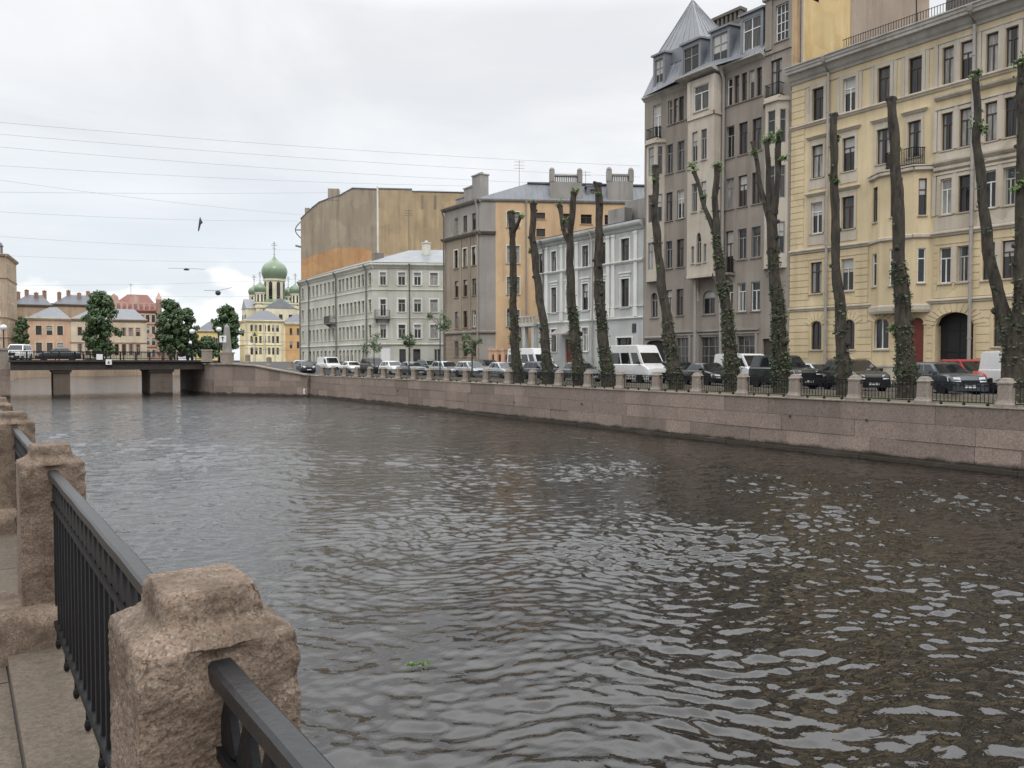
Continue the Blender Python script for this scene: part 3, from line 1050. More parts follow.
    panel(NEAR_Y[2], NEAR_Y[3], 'iron panel hidden mostly behind the third near pillar at the left edge')
near_side()

# ------------------------------------------------------------------ pollarded trees on the far quay
def leaf_cluster(m, c, rad, n, size, up=0.3, flat=1.0):
    for _ in range(n):
        d = Vector((random.gauss(0, 1), random.gauss(0, 1), random.gauss(0, 1) * flat + up))
        p = c + d * (rad * 0.5)
        a = Vector((random.uniform(-1, 1), random.uniform(-1, 1), random.uniform(-1, 1))).normalized()
        b = a.orthogonal().normalized()
        s = size * random.uniform(0.6, 1.35)
        m.add([p - a * s, p + b * s * 0.55, p + a * s, p - b * s * 0.55], [(0, 1, 2, 3)])
def smooth_path(pts, step=0.35):
    """Catmull-Rom through (Vector, radius)"""
    out = []
    P = [pts[0]] + pts + [pts[-1]]
    for i in range(1, len(P) - 2):
        p0, p1, p2, p3 = (P[i - 1], P[i], P[i + 1], P[i + 2])
        n = max(2, int((p2[0] - p1[0]).length / step))
        for k in range(n):
            t = k / n
            q = 0.5 * ((2 * p1[0]) + (p2[0] - p0[0]) * t + (2 * p0[0] - 5 * p1[0] + 4 * p2[0] - p3[0]) * t * t + (3 * p1[0] - p0[0] - 3 * p2[0] + p3[0]) * t ** 3)
            out.append((q, p1[1] + (p2[1] - p1[1]) * t))
    out.append(pts[-1])
    return out
def bark_tube(m, pts, knobs=True):
    sp = smooth_path(pts)
    rad = []
    for i, (p, r) in enumerate(sp):
        k = 1 + 0.16 * mn.noise(p * 0.9) + 0.1 * mn.noise(p * 2.7)
        rad.append(r * k)
    path = [p + Vector((mn.noise(p * 0.6 + Vector((5, 0, 0))), mn.noise(p * 0.6 + Vector((0, 9, 0))), 0)) * 0.1 for p, _ in sp]
    m.tube(path, rad, 14, True, 0.05)
    return path, rad
def pollard(label, limbs, ivy, tufts, X=35.0):
    """limbs: lists of (px, py, width px) read at the tree's distance; first one is the trunk from the ground up"""
    base = on_x(limbs[0][0][0], 400, X)
    base.z = 0
    root = thing('pollarded_tree', label, 'tree', base, 0, 'pollarded trees on the far quay')
    dist = (Vector((math.sin(HEAD), math.cos(HEAD), 0))).dot(base)
    m = MB()
    leaves = MB()
    allp = []
    for li, limb in enumerate(limbs):
        pts = []
        for j, (px, py, w) in enumerate(limb):
            q = on_x(px, py, X)
            if li == 0 and j == 0:
                q.z = -0.02
            pts.append((q - base, w * 0.83 * dist / FPX / 2))
        if li == 0:     # root flare
            pts[0] = (pts[0][0], pts[0][1] * 1.25)
        path, rad = bark_tube(m, pts)
        # the cut end: a swollen knob (not where the limb only forks)
        e, r = path[-1], rad[-1]
        if not (li == 0 and len(limbs) > 1 and limb[-1][2] > 10):
            m.tube([e - Vector((0, 0, r * 0.9)), e - Vector((0, 0, 0.3 * r)), e + Vector((0, 0, r * 0.25)), e + Vector((0, 0, r * 0.45))], [r * 0.95, r * 1.25, r * 1.1, r * 0.4], 12, True, 0.14)
        allp += list(zip(path, rad))
        for p, r in zip(path, rad):
            if random.random() < 0.16 and p.z > 2:
                a = random.uniform(0, 6.28)
                d = Vector((math.cos(a), math.sin(a), 0.3))
                m.tube([p + d * r * 0.6, p + d * r * 1.25, p + d * (r * 1.5)], [r * 0.5, r * 0.42, r * 0.15], 8, True, 0.2)
    m.build('trunk', 'bark', root, True, 50)
    for p, r in allp:
        top = ivy[1] * 1.7 + 1
        if ivy[0] < p.z < top and random.random() < 1.05 - (p.z / top) ** 1.5:
            n = int(random.uniform(50, 190) * ivy[2] * (1 - 0.55 * p.z / top))
            for _ in range(n):
                a = random.uniform(0, 6.28)
                q = p + Vector((math.cos(a), math.sin(a), 0)) * (r * random.uniform(0.95, 1.28)) + Vector((0, 0, random.uniform(-0.22, 0.22)))
                leaf_cluster(leaves, q, 0.02, 1, 0.082)
        elif random.random() < 0.32 and p.z > 1.5:
            a = random.uniform(0, 6.28)
            leaf_cluster(leaves, p + Vector((math.cos(a), math.sin(a), 0)) * r * 1.1, 0.14, 12, 0.06)
    if leaves.v:
        leaves.build('ivy', 'leaf_ivy', root, recalc=False)
    for px, py, s in tufts:
        fresh = MB()
        c = on_x(px, py, X) - base
        for _ in range(7):
            d = Vector((random.gauss(0, .4), random.gauss(0, .4), random.uniform(-.2, .9))) * s
            fresh.tube([c, c + d * 0.6, c + d], [0.02, 0.012, 0.004], 4, False)
            leaf_cluster(fresh, c + d * 0.8, 0.2 * s + 0.06, 22, 0.08)
        fresh.build('shoot', 'leaf_fresh', root, recalc=False)

pollard('leftmost pollarded trunk, short side knob near its top, before the orange wall', [[(518, 383, 12), (514, 330, 10), (513, 270, 9), (513, 235, 8), (512, 212, 8)], [(514, 232, 5), (519, 222, 4), (521, 216, 4)]], (0.3, 4.5, 0.5), [(513, 213, .25), (521, 217, .3)])
pollard('single leaning pollarded trunk second from the left, before the gap between orange and white houses', [[(548, 384, 12), (544, 330, 10), (536, 270, 9), (533, 230, 8), (533, 203, 8)]], (0.3, 3.5, 0.5), [(533, 203, .2), (531, 252, .25)])
pollard('pollarded tree forked into a long and a short limb before the white house', [[(580, 386, 14), (574, 330, 12), (570, 270, 10), (571, 235, 8), (575, 192, 7)], [(570, 245, 7), (563, 225, 5), (559, 206, 6)]], (0.4, 4.8, 0.9), [(575, 192, .3), (559, 205, .35), (565, 222, .3)])
pollard('tall wavy pollarded trunk close to the front of the white minibus', [[(609, 388, 15), (602, 330, 12), (598, 268, 11), (600, 225, 9), (599, 184, 9)]], (0.4, 4.4, 0.9), [(600, 196, .3)])
pollard('pollarded trunk leaning left at the left corner of the grey house', [[(676, 392, 15), (668, 330, 13), (660, 270, 10), (656, 225, 9), (655, 166, 8)]], (0.3, 2.6, 0.8), [(656, 180, .45), (660, 268, .25)])
pollard('ivy covered pollarded tree with a thin left limb, before the bay of the grey house', [[(733, 394, 17), (727, 320, 13), (718, 255, 11), (716, 225, 8), (717, 165, 7)], [(717, 240, 7), (704, 205, 5), (694, 172, 5)]], (0.3, 5.6, 1.0), [(694, 170, .45), (718, 170, .5), (703, 198, .2)])
pollard('pollarded tree with three upright limbs in a fan, beside the dark off-road car', [[(782, 396, 18), (778, 320, 15), (773, 250, 13), (771, 213, 13)], [(769, 215, 9), (760, 180, 6), (752, 142, 5)], [(771, 212, 9), (769, 175, 6), (768, 140, 6)], [(774, 214, 9), (778, 180, 7), (780, 132, 7)]], (0.3, 5.2, 1.0), [(768, 142, .5), (781, 140, .5), (755, 154, .3), (784, 160, .3)])
pollard('single slender pollarded trunk between the off-road car and the dark hatchback', [[(845, 402, 17), (841, 330, 13), (836, 260, 11), (835, 200, 10), (835, 114, 8)]], (0.3, 2.2, 0.5), [(835, 182, .4), (836, 140, .2)])
pollard('thick dark pollarded trunk before the balcony of the yellow house', [[(908, 408, 22), (903, 330, 18), (899, 250, 15), (897, 180, 13), (893, 98, 10)]], (0.3, 4.6, 0.8), [(896, 150, .2), (892, 330, .3)])
pollard('widest pollarded tree at the right edge, forked low into a V of two heavy limbs', [[(1014, 414, 28), (1014, 360, 25), (1013, 328, 24)], [(1011, 336, 18), (996, 290, 14), (984, 215, 12), (979, 150, 10), (975, 72, 8)], [(1016, 335, 17), (1020, 290, 14), (1021, 210, 12), (1022, 130, 11), (1022, 60, 9)]], (0.3, 2.6, 0.6), [(975, 76, .4), (982, 130, .5), (1022, 70, .6), (1022, 190, .5)])

def young_tree(px, X, top, label, crown_py, r):
    base = on_x(px, 385, X)
    base.z = 0
    t = thing('young_tree', label, 'tree', base, 0, 'young trees on the far quay')
    c = on_x(px, crown_py, X) - base
    m = MB()
    m.tube([(0, 0, 0), (0.03, 0.02, c.z * 0.5), (c.x, c.y, c.z + 0.4)], [0.07, 0.055, 0.03], 8)
    for i in range(6):
        a = random.uniform(0, 6.28)
        m.tube([(c.x, c.y, c.z - 0.3), (c.x + math.cos(a) * r, c.y + math.sin(a) * r, c.z + random.uniform(0, r))], [0.03, 0.01], 5)
    m.build('trunk', 'bark', t)
    f = MB()
    for i in range(9):
        d = Vector((random.uniform(-1, 1), random.uniform(-1, 1), random.uniform(-0.8, 1))) * r
        leaf_cluster(f, c + d, 0.4 * r, 70, 0.11)
    f.build('crown', 'leaf_dark', t, recalc=False)
young_tree(374, 36.5, 340, 'young tree with dark crown before the grey green house corner, leftmost of four', 345, 1.0)
young_tree(409, 36.5, 340, 'skinny young tree with tiny crown before a ground floor window of the grey green house', 341, 0.6)
young_tree(440, 36.5, 340, 'young tree with ragged crown between the grey green and the orange house', 322, 0.9)
young_tree(472, 36.5, 340, 'sparse young tree before the brown front of the orange house', 345, 0.7)

# ------------------------------------------------------------------ parked vehicles
CAR = {   # L, W, belt, roof, cabin base rear/front (x from rear), cabin top rear/front, hood stations (x, z), wheel r, axles, windows (u ranges)
    'hatch': dict(L=4.1, W=1.74, belt=0.92, roof=1.47, b=(0.12, 3.05), t=(0.55, 2.25), top=[(0, .86), (.1, .92), (1.2, .93), (3.0, .95), (3.6, .92), (3.97, .82), (4.1, .64)], r=.31, ax=(.72, 3.3), win=[(.07, .27), (.3, .6), (.63, .93)]),
    'sedan': dict(L=4.4, W=1.72, belt=0.90, roof=1.40, b=(0.75, 3.25), t=(1.25, 2.5), top=[(0, .78), (.1, .9), (.85, .92), (3.2, .92), (3.9, .82), (4.25, .72), (4.4, .56)], r=.30, ax=(.85, 3.5), win=[(.08, .24), (.27, .58), (.61, .92)]),
    'mpv': dict(L=4.2, W=1.78, belt=1.0, roof=1.60, b=(0.06, 3.35), t=(0.35, 2.35), top=[(0, .9), (.08, 1.0), (1.2, 1.0), (3.3, 1.02), (3.8, .97), (4.1, .86), (4.2, .68)], r=.33, ax=(.75, 3.4), win=[(.06, .27), (.3, .6), (.63, .94)]),
    'suv': dict(L=4.6, W=1.82, belt=1.15, roof=1.83, b=(0.08, 3.35), t=(0.22, 2.75), top=[(0, 1.1), (.06, 1.15), (1.5, 1.15), (3.3, 1.15), (4.1, 1.1), (4.5, 1.02), (4.6, .85)], r=.37, ax=(.85, 3.75), win=[(.05, .3), (.33, .62), (.65, .95)]),
    'estate': dict(L=4.4, W=1.72, belt=0.92, roof=1.46, b=(0.08, 3.2), t=(0.4, 2.45), top=[(0, .86), (.1, .92), (1.2, .93), (3.15, .93), (3.8, .84), (4.2, .74), (4.4, .58)], r=.31, ax=(.8, 3.5), win=[(.05, .29), (.32, .62), (.65, .94)]),
    'van': dict(L=4.9, W=1.9, belt=1.15, roof=1.98, b=(0.05, 4.2), t=(0.12, 3.45), top=[(0, 1.1), (.05, 1.15), (1.5, 1.15), (4.15, 1.15), (4.55, 1.02), (4.82, .88), (4.9, .65)], r=.33, ax=(.95, 4.0), win=[(.76, .95)]),
    'minibus': dict(L=5.9, W=1.95, belt=1.3, roof=2.6, b=(0.05, 5.15), t=(0.12, 4.35), top=[(0, 1.2), (.05, 1.3), (1.5, 1.3), (5.1, 1.3), (5.55, 1.12), (5.8, .98), (5.9, .7)], r=.34, ax=(1.1, 4.85), win=[(.04, .24), (.27, .5), (.53, .74), (.79, .95)], vtop=.62),
}
def car(kind, paint, label, cat, x, y, turn=30, name='parked_car', lights=True, group='vehicles parked along the far quay', z=0.0, grille='trim_black'):
    c = CAR[kind]
    fx, fy = -math.sin(R(turn)), -math.cos(R(turn))
    root = thing(name, label, cat, (x, y, z), math.atan2(fy, fx), group)
    L, W, belt, roof = c['L'], c['W'], c['belt'], c['roof']
    hw, hl = W / 2, L / 2
    m = MB()
    zb = c['r'] * 0.72
    vs = []
    for i, (sx, zt) in enumerate(c['top']):
        e = 0.93 if i in (0, len(c['top']) - 1) else (0.985 if sx > L - 0.4 or sx < 0.15 else 1.0)
        w = hw * e
        zlo = zb + (0.12 if i in (0, len(c['top']) - 1) else 0)
        ring = [(w * .93, zlo), (w, zlo + .3 * (zt - zlo)), (w, zlo + .62 * (zt - zlo)), (w * .975, zt - .07), (w * .9, zt), (w * .45, zt + .025)]
        ring = ring + [(-a, b) for a, b in reversed(ring)]
        vs += [(sx - hl, a, b) for a, b in ring]
    k = 12
    n = len(c['top'])
    m.add(vs, [(i * k + j, i * k + (j + 1) % k, (i + 1) * k + (j + 1) % k, (i + 1) * k + j) for i in range(n - 1) for j in range(k)] + [tuple(range(k)), tuple(range((n - 1) * k, n * k))])
    m.build('body', paint, root, True, 32)
    # cabin: belt ring, shoulder of the roof, roof
    (b0, b1), (t0, t1) = c['b'], c['t']
    w0, w1 = hw * .92, hw * (.74 if kind not in ('van', 'minibus') else .84)
    def gh(u, v, side, off=0.0):
        xx = (b0 + (b1 - b0) * u) * (1 - v) + (t0 + (t1 - t0) * u) * v - hl
        ww = w0 * (1 - v) + w1 * v + off
        return (xx, side * ww, belt - .03 + (roof - .06 - belt + .03) * v)
    m = MB()
    ring0 = [gh(0, 0, -1), gh(1, 0, -1), gh(1, 0, 1), gh(0, 0, 1)]
    ring1 = [gh(0, 1, -1), gh(1, 1, -1), gh(1, 1, 1), gh(0, 1, 1)]
    ring2 = [(p[0] + (.12 if i in (0, 3) else -.16), p[1] * .86, roof) for i, p in enumerate(ring1)]
    v = ring0 + ring1 + ring2
    m.add(v, [(a, (a + 1) % 4, 4 + (a + 1) % 4, 4 + a) for a in range(4)] + [(4 + a, 4 + (a + 1) % 4, 8 + (a + 1) % 4, 8 + a) for a in range(4)] + [(8, 9, 10, 11)])
    m.build('cabin', paint, root, True, 40)
    vlo, vhi = (.1, .9)
    if kind == 'minibus':
        vlo, vhi = .02, c['vtop']
    if kind == 'van':
        vhi = .7
    for s in (-1, 1):
        for (u0, u1) in c['win']:
            g = MB()
            g.quad(gh(u0, vlo, s, .006), gh(u1, vlo, s, .006), gh(u1, vhi, s, .006), gh(u0, vhi, s, .006))
            g.build('window', 'car_glass', root)
    def endglass(u, du, lo, hi, nm):
        g = MB()
        p = []
        for v_, sg in ((lo, -1), (lo, 1), (hi, 1), (hi, -1)):
            q = gh(u, v_, sg)
            p.append((q[0] + du, q[1] * .9, q[2]))
        g.quad(*p)
        g.build(nm, 'car_glass', root)
    endglass(1, .008, .06, vhi if kind == 'minibus' else .93, 'windscreen')
    endglass(0, -.008, .12, .88 if kind != 'minibus' else .6, 'rear_window')
    # wheels
    ty, rm = MB(), MB()
    r = c['r']
    ty.lathe([(r * .62, -.1), (r * .96, -.1), (r, -.06), (r, .06), (r * .96, .1), (r * .62, .1)], 0, 0, 20, 'y')
    rm.lathe([(0.02, -.075), (r * .2, -.08), (r * .55, -.06), (r * .62, -.085), (r * .62, .085), (r * .55, .06), (r * .2, .08), (0.02, .075)], 0, 0, 16, 'y')
    tm, rmm = ty.mesh('tyre', 'rubber', True, 40), rm.mesh('rim', 'rim_metal', True, 40)
    for a in c['ax']:
        for s in (-1, 1):
            arch = MB()
            arch.lathe([(r * .7, -.012), (r * 1.16, -.012), (r * 1.16, .012), (r * .7, .012)], 0, 0, 20, 'y')
            w = link('wheel', None, root, (a - hl, s * (hw - .115), r))
            link('tyre', tm, w)
            link('rim', rmm, w)
            arch.build('wheel_arch', 'trim_black', root, loc=(a - hl, s * (hw - .016), r + .02))
    # bumpers, grille, lamps, plates, mirrors
    zf = c['top'][-1][1]
    f = MB()
    f.box(hl - .10, hl + .05, -hw * .93, hw * .93, zb - .03, zb + .26)
    f.build('bumper', 'trim_black' if kind in ('suv', 'van', 'minibus') else paint, root)
    f = MB()
    f.box(-hl - .05, -hl + .10, -hw * .93, hw * .93, zb - .03, zb + .26)
    f.build('bumper', 'trim_black' if kind in ('suv', 'van', 'minibus') else paint, root)
    f = MB()
    zg = zf - .02
    f.box(hl - .06, hl + .012, -hw * .46, hw * .46, zb + .29, zg + .05)
    f.build('grille', grille, root)
    for s in (-1, 1):
        h = MB()
        zl = c['top'][-2][1] - .02
        h.hexa([(hl - .2, s * hw * .5, zl - .2), (hl + .03, s * hw * .5, zl - .22), (hl + .01, s * hw * .84, zl - .2), (hl - .26, s * hw * 1.005, zl - .18),
                (hl - .24, s * hw * .5, zl - .0), (hl - .06, s * hw * .5, zl - .01), (hl - .1, s * hw * .84, zl + .005), (hl - .34, s * hw * 1.0, zl + .015)])
        h.build('headlight', 'head_glass', root)
        h = MB()
        h.box(-hl - .012, -hl + .12, s * hw * .68 - .1, s * hw * .68 + .1, belt - .32, belt - .06)
        h.build('tail_light', 'lamp_red', root)
        h = MB()
        xm = b1 - hl - .35
        h.box(xm - .06, xm + .06, s * hw * .93 if s > 0 else s * hw * .93 - .2, s * hw * .93 + .2 if s > 0 else s * hw * .93, belt + .01, belt + .15)
        h.build('mirror', paint if kind in ('hatch', 'sedan', 'mpv', 'estate') else 'trim_black', root, True, 30)
    p = MB()
    p.box(hl + .05, hl + .058, -.26, .26, zb + .1, zb + .21)
    p.build('licence_plate', 'plate_white', root)
    p = MB()
    p.box(-hl - .058, -hl - .05, -.26, .26, zb + .1, zb + .21)
    p.build('licence_plate', 'plate_white', root)
    return root
def spot(px, X):
    p = on_x(px, 380, X)
    return X, p.y
for kind, paint, px, X, turn, label, cat, nm in [
    ('van', 'paint_white', 1034, 39.4, 30, 'small white van with rounded front behind the V shaped tree at the right edge', 'van', 'parked_van'),
    ('mpv', 'paint_red', 970, 41.0, 40, 'red hatchback parked behind the slate blue hatchback near the archway', 'car', 'parked_car'),
    ('hatch', 'paint_slate', 942, 37.6, 32, 'slate blue hatchback with roof and windows showing, before the red car', 'car', 'parked_car'),
    ('mpv', 'paint_anthracite', 854, 37.8, 34, 'dark anthracite hatchback with bright headlight between two tall trunks', 'car', 'parked_car'),
    ('sedan', 'paint_silver', 815, 41.8, 15, 'pale car whose roof shows between the off-road car and the anthracite hatchback', 'car', 'parked_car'),
    ('suv', 'paint_darkgreen', 784, 37.8, 22, 'boxy blackish green off-road car behind the fan shaped tree', 'off-road car', 'parked_car'),
    ('van', 'paint_white', 744, 42.0, 20, 'white van half hidden behind the boxy off-road car', 'van', 'parked_van'),
    ('sedan', 'paint_black', 708, 38.2, 20, 'old black saloon car before the shop window of the grey house', 'car', 'parked_car'),
    ('hatch', 'paint_black', 680, 39.4, 12, 'low black car hidden behind the left leaning trunk, right of the white minibus', 'car', 'parked_car'),
    ('minibus', 'paint_white', 634, 38.6, 8, 'tall white passenger minibus with dark side windows', 'minibus', 'parked_minibus'),
    ('sedan', 'paint_grey', 580, 37.8, 12, 'grey saloon car behind the forked tree before the white house', 'car', 'parked_car'),
    ('hatch', 'paint_navy', 543, 37.4, 5, 'dark navy hatchback in front of the white van', 'car', 'parked_car'),
    ('minibus', 'paint_white', 532, 41.5, 5, 'white high roofed van between two leaning trunks before the orange house', 'van', 'parked_van'),
    ('sedan', 'paint_silver', 503, 37.8, 8, 'pale silver saloon car left of the first tall trunk', 'car', 'parked_car'),
    ('mpv', 'paint_black', 488, 41.6, 8, 'dark people carrier behind the pale silver saloon', 'car', 'parked_car'),
    ('hatch', 'paint_silver', 472, 38.0, 6, 'silver hatchback behind the sparse young tree', 'car', 'parked_car'),
    ('estate', 'paint_silver', 447, 38.0, 6, 'silver estate car with broad windscreen before the narrow street', 'car', 'parked_car'),
    ('mpv', 'paint_green', 430, 40.6, 5, 'dark green car parked at the mouth of the side street', 'car', 'parked_car'),
    ('sedan', 'paint_grey', 412, 38.2, 4, 'light grey car behind the skinny young tree', 'car', 'parked_car'),
    ('hatch', 'paint_white', 393, 38.2, 4, 'small whitish car right of the dark off-road car near the house corner', 'car', 'parked_car'),
    ('suv', 'paint_black', 374, 39.2, 4, 'black off-road car behind the leftmost young tree', 'off-road car', 'parked_car'),
    ('sedan', 'paint_white', 352, 39.0, 4, 'white saloon car parked on the rise towards the bridge', 'car', 'parked_car'),
    ('van', 'paint_white', 329, 40.5, 4, 'white van parked highest on the rise before the grey green front', 'van', 'parked_van'),
    ('hatch', 'paint_black', 306, 36.0, 10, 'black car at the top of the rise above the wing wall', 'car', 'parked_car')]:
    x, y = spot(px, X)
    car(kind, paint, label, cat, x, y, turn, nm, z=0.155)
# on the bridge
bx, by = 5.75, 104.0
o = car('suv', 'paint_white', 'white off-road car at the left end of the bridge', 'off-road car', bx, by, 0, 'moving_car', group='cars on the bridge', z=1.665)
o.rotation_euler[2] = R(-110)
bx, by = BR_PT(9.2, 2.2)
o = car('sedan', 'paint_anthracite', 'dark saloon car crossing the bridge', 'car', bx, by, 0, 'moving_car', group='cars on the bridge', z=1.665)
o.rotation_euler[2] = math.atan2(-BR_AX.y, -BR_AX.x)
bx, by = 38.0, 104.0
o = car('sedan', 'paint_silver', 'pale saloon car at the right end of the bridge', 'car', bx, by, 0, 'moving_car', group='cars on the bridge', z=0.3)
o.rotation_euler[2] = math.atan2(-BR_AX.y, -BR_AX.x)

# ------------------------------------------------------------------ facades
WCACHE = {}
class Fac:
    """one face of a building: P = corner, d = direction along the face, side = +1 when outward is to the left of d"""
    def __init__(s, root, P, yaw, side=1):
        s.root = root
        s.P = Vector((P[0], P[1], 0))
        s.d = Vector((math.sin(R(yaw)), math.cos(R(yaw)), 0))
        s.n = Vector((-s.d.y, s.d.x, 0)) * side
        s.o = Vector(root.location)
    def w(s, u, z, off=0.0):
        return s.P + s.d * u + s.n * off + Vector((0, 0, z)) - s.o
    def box(s, m, u0, u1, z0, z1, o0, o1):
        m.hexa([s.w(u0, z0, o0), s.w(u1, z0, o0), s.w(u1, z0, o1), s.w(u0, z0, o1), s.w(u0, z1, o0), s.w(u1, z1, o0), s.w(u1, z1, o1), s.w(u0, z1, o1)])
    def profile(s, m, u0, u1, prof):
        """prof: (offset outward, z) polygon extruded along the face"""
        k = len(prof)
        m.add([s.w(u0, z, o) for o, z in prof] + [s.w(u1, z, o) for o, z in prof], [tuple(range(k)), tuple(range(2 * k - 1, k - 1, -1))] + [(i, (i + 1) % k, k + (i + 1) % k, k + i) for i in range(k)])
    def wall(s, m, u0, u1, z0, z1, ops, depth=0.28, off=0.0):
        """ops: (ua, ub, za, zb[, arch])"""
        us = sorted({round(a, 4) for a in [u0, u1] + [o[0] for o in ops] + [o[1] for o in ops] if u0 <= a <= u1})
        zs = sorted({round(a, 4) for a in [z0, z1] + [o[2] for o in ops] + [o[3] for o in ops] if z0 <= a <= z1})
        for i in range(len(us) - 1):
            run = None
            for j in range(len(zs) - 1):
                cu, cz = (us[i] + us[i + 1]) / 2, (zs[j] + zs[j + 1]) / 2
                hole = any(o[0] < cu < o[1] and o[2] < cz < o[3] for o in ops)
                if not hole and run is None:
                    run = zs[j]
                if run is not None and (hole or j == len(zs) - 2):
                    top = zs[j] if hole else zs[j + 1]
                    m.quad(s.w(us[i], run, off), s.w(us[i + 1], run, off), s.w(us[i + 1], top, off), s.w(us[i], top, off))
                    run = None
        for o in ops:
            a, b, c, d = o[:4]
            arch = o[4] if len(o) > 4 else 0
            t = d - arch
            for p, q in (((a, c), (a, t)), ((b, t), (b, c)), ((b, c), (a, c))) + ((((a, d), (b, d)),) if not arch else ()):
                m.quad(s.w(*p, off), s.w(*q, off), s.w(*q, off - depth), s.w(*p, off - depth))
            if arch:
                n = 10
                pts = [(a + (b - a) * i / n, t + arch * math.sqrt(max(0, 1 - (2 * i / n - 1) ** 2))) for i in range(n + 1)]
                for p, q in zip(pts, pts[1:]):
                    m.quad(s.w(*p, off), s.w(*q, off), s.w(q[0], d, off), s.w(p[0], d, off))
                    m.quad(s.w(*p, off), s.w(*q, off), s.w(*q, off - depth), s.w(*p, off - depth))
    def window(s, u0, u1, z0, z1, frame='frame_brown', style='T', sill=None, casing=None, cw=0.13, hood=None, arch=0.0, rec=0.19, off=0.0, pane=None, name='window', parent=None, wide_sill=0.1):
        """frame mesh (a part) with pane, sill and casing as its sub-parts"""
        w, h = u1 - u0, z1 - z0
        pane = pane or random.choices(['pane_dark', 'pane_mid', 'pane_curtain', 'pane_sky_blind', 'pane_drapes'], [5, 3, 3, 4, 3])[0]
        if frame == 'frame_brown' and random.random() < .14:
            frame = random.choice(['white_paint', 'frame_cream'])
        key = (round(w, 2), round(h, 2), frame, style, arch, rec)
        x, y = s.n.x, s.n.y
        rz = math.atan2(x, -y)
        pos = s.w((u0 + u1) / 2, z0, off)
        def mk(k, fn):
            if k not in WCACHE:
                WCACHE[k] = fn()
            return WCACHE[k]
        hw = w / 2 + .02
        def fr():
            m = MB()
            b, d0, d1 = .055, rec - .06, rec + .02
            m.box(-hw, -hw + b + .02, d0, d1, 0, h)
            m.box(hw - b - .02, hw, d0, d1, 0, h)
            m.box(-hw + b + .02, hw - b - .02, d0, d1, 0, b + .01)
            m.box(-hw + b + .02, hw - b - .02, d0, d1, h - b, h + .02)
            i0, i1 = -hw + b + .02, hw - b - .02
            zt = h * .7
            e0, e1 = rec - .045, rec + .018
            if style in ('T', 'cross', 'one'):
                m.box(i0, i1, e0, e1, zt - .03, zt + .03)
            if style == 'T':
                m.box(-.032, .032, e0 + .003, e1, b + .01, zt - .03)
            if style == 'cross':
                m.box(-.032, .032, e0 + .003, e1, b + .01, h - b)
            if style == 'two':
                m.box(-.035, .035, e0, e1, b + .01, h - b)
            if style == 'grid':
                for q in range(1, 4):
                    m.box(i0, i1, e0, e1, h * q / 4 - .02, h * q / 4 + .02)
                for q in range(1, 3):
                    xx = i0 + (i1 - i0) * q / 3
                    m.box(xx - .02, xx + .02, e0 + .003, e1, b + .01, h - b)
            return m.mesh(name, frame)
        f = link(name, mk(key, fr), parent or s.root, pos, rz)
        def pn():
            m = MB()
            m.quad((-hw, rec, 0), (hw, rec, 0), (hw, rec, h + .02), (-hw, rec, h + .02))
            return m.mesh('pane', pane)
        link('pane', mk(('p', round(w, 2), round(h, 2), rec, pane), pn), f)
        if sill:
            def sl():
                m = MB()
                e = wide_sill
                m.hexa([(-w / 2 - e, -.09, -.09), (w / 2 + e, -.09, -.09), (w / 2 + e, -.002, -.09), (-w / 2 - e, -.002, -.09), (-w / 2 - e, -.1, -.025), (w / 2 + e, -.1, -.025), (w / 2 + e, -.002, -.003), (-w / 2 - e, -.002, -.003)])
                return m.mesh('sill', sill)
            link('sill', mk(('s', round(w, 2), sill, wide_sill), sl), f)
        if casing:
            def cs():
                m = MB()
                a, b = w / 2, w / 2 + cw
                p0, p1 = -.055, -.001
                m.box(-b, -a - .002, p0, p1, 0, h)
                m.box(a + .002, b, p0, p1, 0, h)
                if not arch:
                    m.box(-b, b, p0, p1, h + .002, h + cw)
                if hood:
                    zh = h + cw + hood
                    m.box(-b, b, -.03, -.001, h + cw + .003, zh - .003)
                    m.hexa([(-b - .08, -.08, zh), (b + .08, -.08, zh), (b + .08, -.001, zh), (-b - .08, -.001, zh), (-b - .2, -.2, zh + .14), (b + .2, -.2, zh + .14), (b + .2, -.001, zh + .14), (-b - .2, -.001, zh + .14)])
                    m.hexa([(-b - .23, -.23, zh + .143), (b + .23, -.23, zh + .143), (b + .23, -.001, zh + .143), (-b - .23, -.001, zh + .143), (-b - .23, -.23, zh + .19), (b + .23, -.23, zh + .19), (b + .23, -.001, zh + .24), (-b - .23, -.001, zh + .24)])
                return m.mesh('casing', casing)
            link('casing', mk(('c', round(w, 2), round(h, 2), casing, cw, hood, bool(arch)), cs), f)
        return f
    def pipe(s, u, z0, z1, mat='pipe_grey', off=0.14, r=0.07, elbow=0.35):
        m = MB()
        m.tube([s.w(u, z1, off + elbow), s.w(u, z1 - .25, off + elbow), s.w(u, z1 - .8, off), s.w(u, z0 + .3, off), s.w(u, z0, off + .15)], r, 8)
        m.tube([s.w(u, z1 + .05, off + elbow), s.w(u, z1 - .25, off + elbow)], [r * 2.2, r], 8)
        z = z1 - 2.5
        while z > z0 + 1:
            m.tube([s.w(u, z, off), s.w(u, z + .08, off)], r * 1.25, 8)
            z -= 3.1
        m.build('drainpipe', mat, s.root, True, 40)
